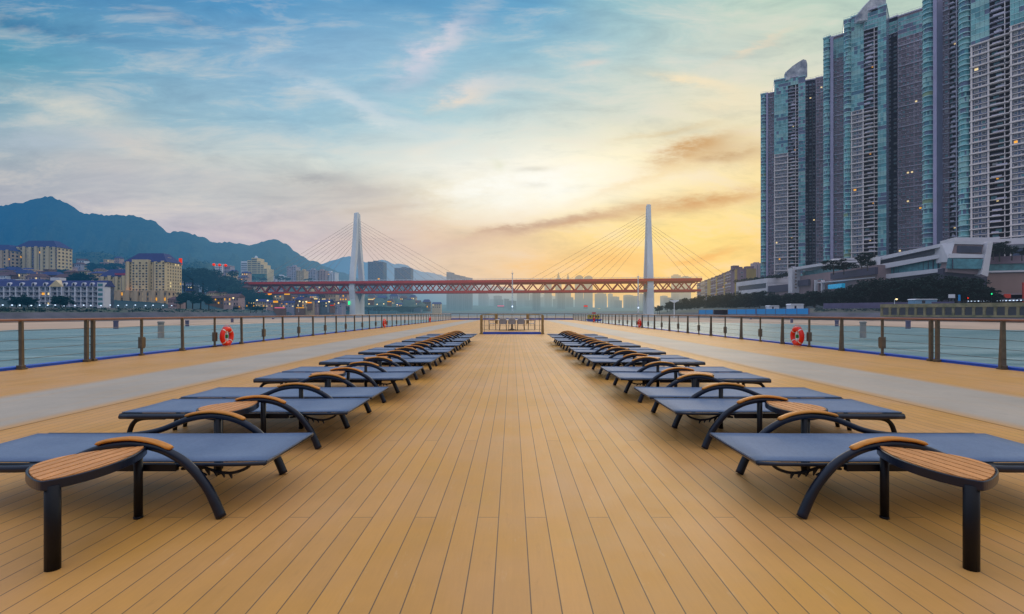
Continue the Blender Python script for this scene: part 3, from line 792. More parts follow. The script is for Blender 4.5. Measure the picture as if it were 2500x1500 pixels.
def sheet(name, r0, r1, m, sub=1):
    mb = MB(); vs = []; fs = []
    R = []
    for r in range(r0, r1):
        for k in range(sub): R.append((r, k / sub))
    R.append((r1, 0))
    for ci, g in enumerate(G):
        for (r, t) in R:
            p = g[r] if t == 0 else tuple(lerp(a, b, t) for a, b in zip(g[r], g[r + 1]))
            jz = random.uniform(-.12, .12) if sub > 1 and 0 < t else 0
            vs.append((p[0], p[1], p[2] + jz))
    n = len(R)
    for i in range(len(G) - 1):
        for j in range(n - 1): fs.append((i * n + j, (i + 1) * n + j, (i + 1) * n + j + 1, i * n + j + 1))
    mb.add(vs, fs); return tag(mb.build(name, m, smooth=True), kind='structure')
sheet('beach', 0, 3, M_sand, 3)
sheet('river_bank', 3, 4, M_mud, 3)
sheet('embankment', 4, 5, M_wall)
sheet('grass_slope', 5, 6, M_grass, 3)
sheet('riverside_road', 7, 8, M_road)
sheet('road_kerb', 6, 7, M_wall)
sheet('town_ground', 8, 13, M_land, 2)

def ridge(name, prof, Y, base, m, depth, amp, step=10, n=14):
    mb = MB(); vs = []; fs = []; xs = []
    px = prof[0][0]
    while px <= prof[-1][0]: xs.append(px); px += step
    from mathutils import noise as NZ
    for px in xs:
        top = WZ(interp(prof, px), Y)
        for j in range(n + 1):
            t = j / n                      # 0 ridge .. 1 foot (towards viewer)
            Yj = Y - depth * t
            z = lerp(top, base, t ** .8)
            q = NZ.fractal(Vector((px * .03, t * 6, Y * .01)), .8, 2.0, 5)
            z += q * amp * (0.15 + (math.sin(PI * t) * 1.0)) * .9 + (NZ.noise(Vector((px * .17, 3.3, Y))) * amp * .16 if j == 0 else 0)
            vs.append((WX(px, Y) * lerp(1, Yj / Y, .9), Yj, z))
        vs.append((WX(px, Y), Y + depth * .6, base))
    k = n + 2
    for i in range(len(xs) - 1):
        for j in range(n): fs.append((i * k + j, i * k + j + 1, (i + 1) * k + j + 1, (i + 1) * k + j))
        fs.append((i * k + n + 1, i * k, (i + 1) * k, (i + 1) * k + n + 1))
    mb.add(vs, fs); return tag(mb.build(name, m, smooth=True), kind='structure')
profA = [(-700, 560), (-400, 520), (-150, 512), (0, 505), (30, 497), (60, 495), (85, 486), (105, 482), (125, 482), (145, 487), (160, 496), (178, 505), (192, 520), (215, 522), (235, 520), (260, 526), (320, 526), (345, 532), (375, 540), (395, 556), (408, 566), (440, 566), (475, 572), (500, 580), (515, 592), (560, 592), (610, 598), (640, 592), (662, 584), (685, 588), (705, 600), (720, 616), (745, 630), (780, 645), (830, 664), (900, 690), (960, 720)]
ridge('mountain', profA, 1500, 10, M_hill, 700, 34, 6)
profB = [(700, 690), (760, 650), (800, 640), (840, 627), (862, 626), (890, 642), (912, 640), (930, 633), (945, 638), (960, 646), (975, 643), (995, 650), (1030, 664), (1070, 670), (1110, 680), (1180, 694), (1300, 712), (1420, 735)]
ridge('mountain', profB, 2600, 0, M_hill2, 700, 40, 8)
profC = [(-600, 640), (-100, 625), (0, 612), (40, 610), (100, 616), (150, 622), (190, 616), (250, 616), (300, 628), (340, 640), (400, 650), (440, 645), (480, 640), (510, 642), (540, 660), (580, 684), (620, 690), (680, 694), (740, 692), (800, 700), (860, 716), (960, 735), (1050, 752)]
ridge('wooded_hill', profC, 760, 8, M_nearhill, 240, 14, 8)
# far low wooded bank in the middle
profD = [(850, 735), (950, 738), (1100, 745), (1250, 748), (1400, 750), (1550, 752), (1700, 752)]
ridge('wooded_hill', profD, 1300, -2, M_nearhill, 300, 5, 10, 6)

# ------------------------------------------------------------------ trees
def leaf_clump(mb, c, r, n, sz, rnd, flat=.7):
    for _ in range(n):
        while True:
            d = Vector((rnd.uniform(-1, 1), rnd.uniform(-1, 1), rnd.uniform(-1, 1)))
            if d.length < 1: break
        p = Vector(c) + Vector((d.x * r, d.y * r, d.z * r * flat))
        a = Vector((rnd.gauss(0, 1), rnd.gauss(0, 1), rnd.gauss(0, .6))).normalized(); b = a.cross(Vector((rnd.gauss(0, 1), rnd.gauss(0, 1), rnd.gauss(0, 1)))).normalized()
        k = sz * rnd.uniform(.6, 1.3)
        mb.add([p - a * k, p + b * k * .6, p + a * k, p - b * k * .6], [(0, 1, 2, 3)])
TREES = []
def tree_meshes(seed, leafmat, wide=1.0):
    rnd = random.Random(seed)
    t = MB(); t.tube([(0, 0, -.4), (.01, .01, .2), (0, -.01, .45)], [.035, .028, .018], 7)
    crown = MB(); cl = []
    for i in range(19):
        a = rnd.uniform(0, 2 * PI); rr = rnd.uniform(.05, .38) * wide; z = rnd.uniform(.24, .86)
        rr *= 1.15 - abs(z - .55)
        cl.append((rr * math.cos(a), rr * math.sin(a), z))
    for i, c in enumerate(cl):
        if i % 3 == 0: t.tube([(0, 0, .3), (c[0] * .5, c[1] * .5, (c[2] + .3) / 2), (c[0] * .9, c[1] * .9, c[2])], [.016, .01, .005], 5)
        leaf_clump(crown, c, rnd.uniform(.12, .2), 130, .033, rnd)
    return t.mesh('trunk', M_trunk), crown.mesh('crown', leafmat)
TM = [tree_meshes(i, M_leaf, 1.0 + .2 * (i % 3)) for i in range(5)]
TL = [tree_meshes(20 + i, M_leafl, 1.0 + .2 * (i % 3)) for i in range(4)]
def tree(px, ytop, ybase, Y, label, group, T=TM, sx=1.0, name='broadleaf_tree'):
    Hh = (ybase - ytop) * Y / F
    root = thing(name, label, 'tree', (WX(px, Y), Y, WZ(ybase, Y)), random.uniform(0, 6.28), group)
    tm, cm = random.choice(T)
    k = Hh / .98
    root.scale = (k * sx, k * sx, k)
    link('trunk', tm, root); link('crown', cm, root)
    return root

prof_top = [(1597, 750), (1615, 742), (1650, 730), (1700, 722), (1750, 716), (1800, 712), (1850, 708), (1900, 714), (1950, 712), (2000, 708), (2050, 702), (2085, 694), (2115, 684), (2150, 674), (2200, 668), (2260, 664), (2320, 668), (2370, 676), (2405, 692), (2420, 706)]
prof_base = [(1597, 760), (1700, 757), (1850, 755), (2000, 752), (2150, 748), (2300, 742), (2430, 740)]
prof_Y = [(1597, 490), (1700, 450), (1800, 395), (1900, 345), (2000, 300), (2100, 268), (2200, 244), (2300, 226), (2430, 212)]
px = 1600
while px < 2420:
    Y = interp(prof_Y, px)
    for layer in (0, 1):
        jx = random.uniform(-8, 8)
        p2 = px + jx + layer * 9
        hh = interp(prof_base, p2) - interp(prof_top, p2)
        lab = ('dark dense broadleaf tree in the riverside belt below the towers', 'dark riverside trees on the right bank')
        if px > 2120: lab = ('tall almost black broadleaf tree in front of the white glass building', 'tall trees before the white building')
        elif px < 1720: lab = ('low dark tree near the bridge end of the riverside belt', 'low trees at the bridge end')
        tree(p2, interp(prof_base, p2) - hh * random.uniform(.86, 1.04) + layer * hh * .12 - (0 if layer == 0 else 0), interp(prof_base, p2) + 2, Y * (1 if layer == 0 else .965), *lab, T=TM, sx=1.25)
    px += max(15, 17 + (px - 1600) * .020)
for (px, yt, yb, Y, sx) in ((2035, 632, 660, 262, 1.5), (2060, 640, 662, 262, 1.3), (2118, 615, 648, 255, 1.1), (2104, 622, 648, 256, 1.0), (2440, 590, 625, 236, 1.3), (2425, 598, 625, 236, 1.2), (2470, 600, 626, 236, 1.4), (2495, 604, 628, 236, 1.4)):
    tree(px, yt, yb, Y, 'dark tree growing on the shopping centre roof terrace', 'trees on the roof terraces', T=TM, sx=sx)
# left bank trees
lt = [(0, 684, 704, 350, 1.5), (30, 680, 700, 360, 1.5), (70, 682, 702, 352, 1.6), (112, 680, 700, 365, 1.5), (140, 676, 698, 370, 1.4), (12, 650, 676, 452, 1.5), (146, 654, 680, 455, 1.4), (160, 658, 684, 450, 1.4), (60, 664, 680, 448, 1.8), (95, 664, 680, 446, 1.8), (-30, 676, 700, 380, 1.6), (228, 640, 668, 520, 1.6), (250, 644, 672, 520, 1.6), (275, 640, 672, 520, 1.6), (40, 722, 750, 225, 1.2), (52, 718, 750, 225, 1.1), (68, 724, 751, 224, 1.2), (80, 728, 751, 224, 1.1), (135, 722, 750, 225, 1.1), (148, 720, 750, 225, 1.3), (160, 728, 751, 225, 1.2),
      (190, 662, 695, 330, 1.3), (205, 666, 697, 330, 1.3), (215, 672, 698, 330, 1.1), (178, 672, 697, 330, 1.1), (428, 662, 700, 420, 1.2), (450, 655, 700, 430, 1.3), (470, 650, 700, 430, 1.3), (495, 652, 705, 430, 1.4),
      (515, 658, 730, 440, 1.1), (535, 656, 735, 440, 1.1), (552, 668, 738, 440, 1.2), (570, 690, 742, 430, 1.2), (590, 700, 745, 420, 1.2), (610, 706, 748, 420, 1.2), (628, 712, 748, 420, 1.3), (645, 714, 748, 420, 1.3), (660, 720, 748, 420, 1.1),
      (612, 748, 760, 330, 2.0), (625, 746, 760, 330, 2.0), (640, 748, 760, 330, 1.8), (775, 745, 758, 430, 1.8), (800, 748, 760, 430, 2.0), (822, 746, 760, 430, 1.8), (840, 744, 760, 440, 1.6), (900, 748, 762, 500, 2.0), (925, 750, 762, 520, 2.0),
      (455, 712, 745, 300, 1.2), (470, 716, 746, 300, 1.3), (490, 710, 748, 300, 1.1), (510, 722, 748, 300, 1.2), (440, 725, 748, 290, 1.2), (680, 672, 688, 640, 1.5), (700, 676, 690, 640, 1.8), (600, 668, 690, 620, 1.5), (755, 678, 690, 640, 1.8), (640, 676, 692, 620, 1.6)]
for (px, yt, yb, Y, sx) in lt:
    if px < 300 and yb < 700: lab = ('dark tree among the hillside houses and apartments on the left', 'trees among the hillside houses')
    elif px < 165: lab = ('dark green tree in front of the white terrace building', 'trees before the white terrace')
    elif px < 220: lab = ('dark rounded tree behind the white terrace building', 'trees behind the white terrace')
    elif px < 580: lab = ('bluish green tree on the slope between cream tower and bridge', 'trees on the left slope')
    else: lab = ('small hazy tree near the left end of the red bridge', 'trees near the left bridge end')
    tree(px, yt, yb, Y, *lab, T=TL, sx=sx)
# uncountable ground cover on the wooded hill
mb = MB(); rnd = random.Random(5)
for i in range(900):
    px = rnd.uniform(-80, 640); t = rnd.uniform(0, .75); Y = 752 - 240 * t
    z = lerp(WZ(interp(profC, px), 760), 8, t ** .8)
    leaf_clump(mb, (WX(px, 760) * lerp(1, Y / 760, .9), Y, z + 2), rnd.uniform(5, 9), 16, 1.5, rnd, .6)
tag(mb.build('distant_wood', M_leafl), 'bluish green wood covering the low hill behind the left bank', 'woodland', kind='stuff')
mb = MB()
for i in range(420):
    px = rnd.uniform(-60, 900); Y = interp(WL, px) * rnd.uniform(1.02, 1.08)
    leaf_clump(mb, (WX(px, Y), Y, 1.3 + (Y / interp(WL, px) - 1.01) * 30), rnd.uniform(.8, 1.8), 14, .4, rnd, .5)
for i in range(90):
    px = rnd.uniform(1990, 2150); Y = interp(WL, px) * rnd.uniform(1.03, 1.09)
    leaf_clump(mb, (WX(px, Y), Y, 1.5 + (Y / interp(WL, px) - 1.01) * 30), rnd.uniform(.8, 1.8), 14, .4, rnd, .5)
tag(mb.build('bank_scrub', M_leafl), 'low scrub growing along the embankment slope', 'shrubs', kind='stuff')

# ------------------------------------------------------------------ windows
WINM = {}
def window_mesh(w, h, pane, frame):
    key = (round(w, 2), round(h, 2), pane.name, frame.name)
    if key not in WINM:
        mb = MB(); t = min(w, h) * .1
        mb.box(-w / 2, w / 2, -.12, 0, -h / 2, -h / 2 + t, 1); mb.box(-w / 2, w / 2, -.12, 0, h / 2 - t, h / 2, 1)
        mb.box(-w / 2, -w / 2 + t, -.12, 0, -h / 2 + t, h / 2 - t, 1); mb.box(w / 2 - t, w / 2, -.12, 0, -h / 2 + t, h / 2 - t, 1)
        mb.box(-w / 2 + t, w / 2 - t, -.05, 0, -h / 2 + t, h / 2 - t, 0)
        WINM[key] = (mb.mesh('window', [pane, frame]), mb)
    return WINM[key]
def place_windows(root, wins, key=None):
    """wins: (x,y,z,rz,w,h,pane,frame,weight)"""
    wins = sorted(wins, key=lambda q: -q[8])
    for q in wins[:100]:
        me, _ = window_mesh(q[4], q[5], q[6], q[7]); o = link('window', me, root, (q[0], q[1], q[2])); o.rotation_euler = (0, 0, q[3])
    if len(wins) > 100:
        mats = []; big = MB()
        for q in wins[100:]:
            _, mb = window_mesh(q[4], q[5], q[6], q[7])
            ids = []
            for m in (q[6], q[7]):
                if m not in mats: mats.append(m)
                ids.append(mats.index(m))
            c, sn = math.cos(q[3]), math.sin(q[3])
            o = len(big.v)
            big.v += [(q[0] + v[0] * c - v[1] * sn, q[1] + v[0] * sn + v[1] * c, q[2] + v[2]) for v in mb.v]
            big.f += [tuple(i + o for i in f) for f in mb.f]; big.mi += [ids[i] for i in mb.mi]
        tag(big.build('windows', mats, root), kind='stuff')

def pick(rnd, lit=.05, dark=M_wdk, mid=M_wmid):
    r = rnd.random()
    if r < lit: return M_lit if rnd.random() < .6 else M_litw
    return dark if r < .7 else mid

# ------------------------------------------------------------------ generic building
M_strp = mat('mauve_recess', srgb(96, 84, 122), .8, haze=HB, noise=(.4, .3))
def building(px0, px1, yt, yb, Y, name, label, cat, wall=M_cream, depth=12, floors=5, cols=4, roof=None, roofm=M_roof, roofh=.15, lit=.06, rz=0., group=None, frame=None, winw=.55, winh=.55, seed=0, bays=0, pod=None, sidewin=True, wdark=M_wdk):
    rnd = random.Random(seed + int(px0 * 3))
    Wd = (px1 - px0) * Y / F; Hh = (yb - yt) * Y / F
    root = thing(name, label, cat, (WX((px0 + px1) / 2, Y), Y, WZ(yb, Y)), rz, group)
    mb = MB(); mb.box(-Wd / 2, Wd / 2, 0, depth, -11, Hh); mb.build('wall', wall, root)
    fr = frame or wall
    if bays and floors > 6:
        cw_ = Wd / cols
        for i in range(cols):
            if i % 2 == 0:
                m2 = MB(); x = -Wd / 2 + cw_ * (i + .5); m2.box(x - cw_ * .36, x + cw_ * .36, -.04, 0.01, Hh * .03, Hh * .97); m2.build('window_strip', M_strp, root)
    if bays:
        bw = Wd / bays
        for i in range(bays):
            m2 = MB(); x = -Wd / 2 + bw * (i + .5); m2.box(x - bw * .2, x + bw * .2, -1.1, 0, -3, Hh + (.8 if i % 2 else .2)); m2.build('pilaster', fr, root)
    if roof == 'hip':
        o = .6; rh = Hh * roofh; mb = MB()
        vs = [(-Wd / 2 - o, -o, Hh), (Wd / 2 + o, -o, Hh), (Wd / 2 + o, depth + o, Hh), (-Wd / 2 - o, depth + o, Hh), (-Wd * .3, depth * .3, Hh + rh), (Wd * .3, depth * .3, Hh + rh), (Wd * .3, depth * .7, Hh + rh), (-Wd * .3, depth * .7, Hh + rh)]
        mb.add(vs, [(0, 1, 5, 4), (1, 2, 6, 5), (2, 3, 7, 6), (3, 0, 4, 7), (4, 5, 6, 7), (3, 2, 1, 0)]); mb.build('roof', roofm, root)
    elif roof == 'gable':
        rh = Hh * roofh; mb = MB(); o = .5
        vs = [(-Wd / 2 - o, -o, Hh), (Wd / 2 + o, -o, Hh), (Wd / 2 + o, depth + o, Hh), (-Wd / 2 - o, depth + o, Hh), (-Wd / 2, depth / 2, Hh + rh), (Wd / 2, depth / 2, Hh + rh)]
        mb.add(vs, [(0, 1, 5, 4), (2, 3, 4, 5), (3, 0, 4), (1, 2, 5), (3, 2, 1, 0)]); mb.build('roof', roofm, root)
    else:
        mb = MB(); mb.box(-Wd / 2 - .3, Wd / 2 + .3, -.3, depth + .3, Hh, Hh + .7); mb.build('parapet', fr, root)
        if floors > 4:
            m2 = MB(); x = rnd.uniform(-.2, .2) * Wd; m2.box(x - Wd * .15, x + Wd * .15, depth * .3, depth * .7, Hh + .7, Hh + 3.4); m2.build('roof_hut', wall, root)
    wins = []; fh = Hh / floors; cw = Wd / cols
    for f in range(floors):
        for c in range(cols):
            x = -Wd / 2 + cw * (c + .5); z = fh * (f + .52)
            if rnd.random() < .03: continue
            wins.append((x, -.001, z, 0, cw * winw, fh * winh, pick(rnd, lit, wdark), fr, z + rnd.random()))
    if sidewin and depth > 6:
        sc = max(2, int(depth / max(cw, 2.5)))
        side = 1 if px0 < HX else -1
        for f in range(floors):
            for c in range(sc):
                wins.append((side * Wd / 2, depth * (c + .5) / sc, fh * (f + .52), side * PI / 2, depth / sc * winw, fh * winh, pick(rnd, lit, wdark), fr, -50 + rnd.random()))
    place_windows(root, wins)
    return root, Wd, Hh

SKY_LATE = []
# --- left bank, near row
def white_terrace():
    Y = 262; px0, px1, yt, yb = -60, 258, 700, 748
    Wd = (px1 - px0) * Y / F; Hh = (yb - yt) * Y / F
    root = thing('terrace_building', 'long white terraced building with slate roof and round dormers by the river', 'building', (WX((px0 + px1) / 2, Y), Y, WZ(yb, Y)), 0)
    mb = MB(); mb.box(-Wd / 2, Wd / 2, 0, 5.5, -2, Hh); mb.build('wall', M_wmid, root)
    fl = 4; fh = Hh / fl; n = 22; cw = Wd / n
    for f in range(fl + 1):
        mb = MB(); mb.box(-Wd / 2 - .2, Wd / 2 + .2, -.9, 0, f * fh - .16, f * fh + .18); mb.build('floor_band', M_wht, root)
    for i in range(n + 1):
        mb = MB(); x = -Wd / 2 + i * cw; mb.box(x - (.32 if i % 2 else .18), x + (.32 if i % 2 else .18), -.8, 0, -2, Hh); mb.build('pilaster', M_wht, root)
    wins = []
    rnd = random.Random(3)
    for f in range(fl):
        for i in range(n): wins.append((-Wd / 2 + (i + .5) * cw, -.05, f * fh + fh * .52, 0, cw * .6, fh * .6, pick(rnd, .05), M_wht, rnd.random()))
    place_windows(root, wins)
    mb = MB(); mb.add([(-Wd / 2 - .5, -1, Hh), (Wd / 2 + .5, -1, Hh), (Wd / 2 + .5, 6, Hh), (-Wd / 2 - .5, 6, Hh), (-Wd / 2, 2, Hh + 3.6), (Wd / 2, 2, Hh + 3.6), (Wd / 2, 3.5, Hh + 3.6), (-Wd / 2, 3.5, Hh + 3.6)],
                      [(0, 1, 5, 4), (1, 2, 6, 5), (2, 3, 7, 6), (3, 0, 4, 7), (4, 5, 6, 7), (3, 2, 1, 0)])
    mb.build('roof', M_roof, root)
    for px in (-35, -8, 24, 55, 84, 112, 160, 182, 206, 226):
        x = (px - (px0 + px1) / 2) * Y / F
        mb = MB(); pts = [(x - 1.1, Hh), (x - 1.1, Hh + 1.3)] + [(x + 1.1 * math.cos(a), Hh + 1.3 + 1.0 * math.sin(a)) for a in [PI * (1 - k / 8) for k in range(9)]] + [(x + 1.1, Hh)]
        mb.prism(pts[::-1], -.6, 4, axis='y'); d = mb.build('dormer', M_wht, root)
        mb = MB(); pts = [(x - .6, Hh + .3), (x - .6, Hh + 1.3)] + [(x + .6 * math.cos(a), Hh + 1.3 + .6 * math.sin(a)) for a in [PI * (1 - k / 6) for k in range(7)]] + [(x + .6, Hh + .3)]
        mb.prism(pts[::-1], -.66, -.55, axis='y'); mb.build('dormer_window', M_wdk, d)
    x = (142 - (px0 + px1) / 2) * Y / F
    mb = MB(); mb.prism([(x - 4.2, Hh - .2), (x + 4.2, Hh - .2), (x, Hh + 3.6)], -1.4, 3, axis='y'); mb.build('gable', M_cream, root)
    mb = MB(); mb.box(x - 3.6, x - 3.0, -1.5, -.9, -2, Hh - .2); mb.box(x + 3.0, x + 3.6, -1.5, -.9, -2, Hh - .2); mb.build('gable_column', M_wht, root)
    x = (121 - (px0 + px1) / 2) * Y / F
    mb = MB(); mb.box(x - 2.6, x + 2.6, 3, 7, Hh + 2, Hh + 5.4); mb.build('penthouse', M_wht, root)
    x = (251 - (px0 + px1) / 2) * Y / F
    mb = MB(); mb.box(x - 1.8, x + 1.8, -1.6, 3, -2, Hh + 2.2); t = mb.build('stair_tower', M_wht, root)
    for f in range(5):
        mb = MB(); mb.box(x - 1.3, x + 1.3, -1.68, -1.55, f * fh * .95 + .6, f * fh * .95 + 2.1); mb.build('pane', M_wteal, t)
    x = (24 - (px0 + px1) / 2) * Y / F
    mb = MB(); mb.box(x - 1.0, x + 1.0, -1.05, -.95, 2.6, 3.6); mb.build('lit_sign', M_redl, root)
white_terrace()

r, Wd, Hh = building(306, 407, 640, 750, 330, 'apartment_tower', 'tall cream apartment tower with blue hipped roof on the left bank', 'apartment block', M_cream, 15, 14, 12, 'hip', roofh=.21, winw=.42, winh=.6, bays=6, frame=M_cream, lit=.02)
for (x0, x1, hh, pr) in ((-.27, .12, 1.045, 2.6), (.26, .5, .965, 1.6)):
    mb = MB(); mb.box(Wd * x0, Wd * x1, -pr, 0, Hh * .2, Hh * hh); wg = mb.build('projecting_wing', M_cream, r)
    nn_ = max(2, int((x1 - x0) * 14))
    for q in range(nn_):
        xx = Wd * lerp(x0, x1, (q + .5) / nn_)
        for f in range(13):
            if q % 2 == 0 or f % 3: link('window', window_mesh(1.5, 1.35, M_wdk if (q + f) % 3 else M_wmid, M_cream)[0], wg, (xx, -pr, Hh * (.24 + f * .059) + .7))
mb = MB(); mb.box(-Wd * .45, -Wd * .02, -3.2, -.8, Hh * .30, Hh * .335); mb.build('lit_sign', M_orl, r)
mb = MB(); mb.box(-Wd / 2 - 1, Wd / 2 + 1, -1.6, 0, -3, Hh * .26)
mb.build('podium', M_cream2, r)
for i in range(9):
    mb = MB(); x = -Wd / 2 + Wd * (i + .5) / 9; pts = [(x - .8, .3), (x - .8, Hh * .17)] + [(x + .8 * math.cos(a), Hh * .17 + .8 * math.sin(a)) for a in [PI * (1 - k / 6) for k in range(7)]] + [(x + .8, .3)]
    mb.prism(pts[::-1], -1.7, -1.55, axis='y'); mb.build('arched_window', M_lit if i in (1, 3) else M_wdk, r)
for (x0, x1, h0, h1) in ((-.18, .12, 1.0, 1.06), (-.30, -.22, 1.0, 1.035), (.25, .40, 1.0, 1.03)):
    mb = MB(); mb.box(Wd * x0, Wd * x1, 5, 9, Hh * h0, Hh * (h1 + .09)); mb.build('roof_hut', M_cream, r)
r, Wd, Hh = building(243, 312, 676, 750, 345, 'apartment_tower', 'shorter cream block with blue roof leaning against the tall tower', 'apartment block', M_cream, 14, 9, 8, 'hip', roofh=.26, winw=.42, winh=.6, bays=4, lit=.03)
mb = MB(); mb.box(Wd * .05, Wd * .42, -.3, .2, Hh * 1.05, Hh * 1.12); mb.build('rooftop_sign', M_redl if 0 else mat('magenta_panel', srgb(170, 50, 90), .6, haze=.8, noise=(1, .1)), r)
building(219, 246, 668, 748, 352, 'apartment_tower', 'narrow cream stair block left of the two blue roofed towers', 'apartment block', M_cream2, 12, 9, 2, 'hip', roofh=.08, winw=.35, winh=.5, lit=.03)
r, Wd, Hh = building(240, 408, 712, 750, 318, 'podium_building', 'low cream podium with lit entrance at the foot of the towers', 'building', M_cream2, 8, 3, 16, None, winw=.5, winh=.65, bays=8, lit=.12)
r, Wd, Hh = building(38, 140, 604, 672, 470, 'hillside_apartments', 'cream hillside apartment block with dark roof above the terrace', 'apartment block', M_cream, 16, 8, 11, 'hip', roofh=.26, winw=.6, winh=.62, bays=7, lit=.03)
building(-60, 26, 612, 672, 460, 'hillside_apartments', 'cream hillside apartment block cut by the left edge of the photo', 'apartment block', M_cream2, 16, 7, 9, 'hip', roofh=.26, winw=.6, winh=.62, bays=6, lit=.03)
# houses on the slope
hs = [(-10, 30, 672, 690, 400), (28, 66, 668, 688, 405), (62, 100, 676, 692, 385), (96, 138, 672, 690, 395), (130, 172, 678, 696, 380), (-20, 20, 688, 702, 330), (22, 58, 690, 703, 325), (60, 92, 688, 702, 330), (150, 186, 692, 706, 330), (168, 200, 688, 704, 340), (-40, -8, 664, 684, 430), (6, 36, 660, 678, 440), (140, 168, 690, 704, 335), (100, 124, 694, 706, 322)]
for i, (a, b, yt, yb, Y) in enumerate(hs):
    building(a, b, yt, yb, Y, 'hillside_house', 'brown roofed hillside house above the terrace, %s of the slope houses from the left' % ORD[i], 'house', (M_brick, M_cream2, M_pink)[i % 3], 9, 2, 5, 'hip', (M_roofb, M_roof)[i % 2], .5, .08, group='houses on the slope behind the white terrace', sidewin=False)
ms = [(410, 432, 732, 752, 300, M_pink, 'gable', 'small reddish riverside house right of the cream tower'), (432, 470, 700, 716, 440, M_grey, None, 'low grey terrace block on the dark slope'),
      (415, 480, 716, 728, 420, M_grey, None, 'wide dim block with pale floor bands on the slope'), (462, 505, 690, 712, 470, M_grey, None, 'dim square block among the slope trees'), (500, 545, 728, 744, 380, M_brick, 'gable', 'brown riverside house with a lit lamp'),
      (546, 582, 726, 748, 370, M_pink, 'gable', 'pinkish riverside house left of the lit pavilion'), (545, 562, 650, 680, 560, M_lil, None, 'narrow pale block with red roof lamps'), (524, 542, 646, 662, 600, M_wht, None, 'small white block behind the red lamps')]
for i, (a, b, yt, yb, Y, m, rf, lab) in enumerate(ms):
    building(a, b, yt, yb, Y, 'riverside_house' if rf else 'dim_block', lab, 'house' if rf else 'building', m, 9, 3 if not rf else 2, 6, rf, M_roofb, .4, .12, sidewin=False)
# dense small houses climbing the left slope
rnd = random.Random(21); 
for (xa, xb, ya, yb_, Ya, Yb, n) in ((408, 600, 704, 742, 470, 380, 26), (-20, 235, 668, 706, 440, 345, 22), (420, 590, 672, 704, 560, 500, 14), (150, 300, 640, 664, 640, 560, 12), (600, 850, 700, 716, 640, 560, 14)):
    for i in range(n):
        tt = rnd.random(); px = rnd.uniform(xa, xb); yb2 = lerp(ya, yb_, tt); Y = lerp(Ya, Yb, tt); wd = rnd.uniform(10, 20)
        where = 'right of the cream towers' if xa == 408 else 'behind the white terrace' if xa == -20 else 'high on the wooded slope' if ya < 680 else 'behind the left bridge end'
        rf = rnd.choice(('gable', 'hip', None))
        building(px, px + wd, yb2 - rnd.uniform(7, 13), yb2, Y, 'slope_house', 'small house in the dense cluster %s' % where, 'house', rnd.choice((M_cream2, M_wht, M_pink, M_brick, M_lil, M_cream)), 8, 2, 3, rf, rnd.choice((M_roof, M_roofb)), .4, .06, group='small houses %s' % where, sidewin=False, winh=.5, seed=i)
# hazy low towers filling the skyline
for i in range(34):
    px = rnd.uniform(1150, 1690); wd = rnd.uniform(8, 22); Yf = rnd.uniform(1150, 1900)
    far_kind = rnd.choice(('flat', 'flat', 'slope'))
    SKY_LATE.append((px, px + wd, rnd.uniform(712, 738), 753, Yf, far_kind))
# stepped white building and the lilac blocks behind the bridge
def stepped(px, Y):
    root = thing('stepped_building', 'white stepped hotel building rising behind the left bridge end', 'building', (WX(px, Y), Y, WZ(682, Y)))
    k = Y / F
    steps = [(-32, -16, 44), (-16, -6, 46), (-6, 8, 52), (8, 16, 44), (16, 24, 36), (24, 32, 26)]
    for (a, b, h) in steps:
        mb = MB(); mb.box(a * k, b * k, 0, 20, -6, h * k); p = mb.build('wing', M_cream if a > -20 else M_wht, root)
        for f in range(int(h / 5)):
            m2 = MB(); m2.box(a * k + .6, b * k - .6, -.2, 0.1, (f * 5 + 1.6) * k, (f * 5 + 3.6) * k); m2.build('window_band', M_wmid, p)
    mb = MB(); mb.lathe([(2.4, 52 * k), (2.4, 54 * k), (1.6, 56 * k), (.2, 58 * k)], 12, (0, 6)); mb.build('roof_dome', M_wht, root)
    mb = MB(); mb.box(-4 * k, 32 * k, -6, 0, -6, 12 * k); mb.build('glass_hall', M_wteal, root)
stepped(620, 700)
lb = [(700, 722, 652, 686, 720, M_lil), (724, 742, 662, 686, 720, M_cream2), (746, 770, 660, 688, 760, M_lil), (768, 795, 662, 688, 770, M_pink), (793, 818, 666, 688, 780, M_wht), (668, 694, 676, 688, 700, M_wht)]
for i, (a, b, yt, yb, Y, m) in enumerate(lb):
    building(a, b, yt, yb, Y, 'distant_block', 'hazy lilac white block just above the red bridge, %s from the left' % ORD[i], 'building', m, 16, 8, 4, None, None, .1, .03, group='pale blocks above the bridge', winw=.5, sidewin=False)
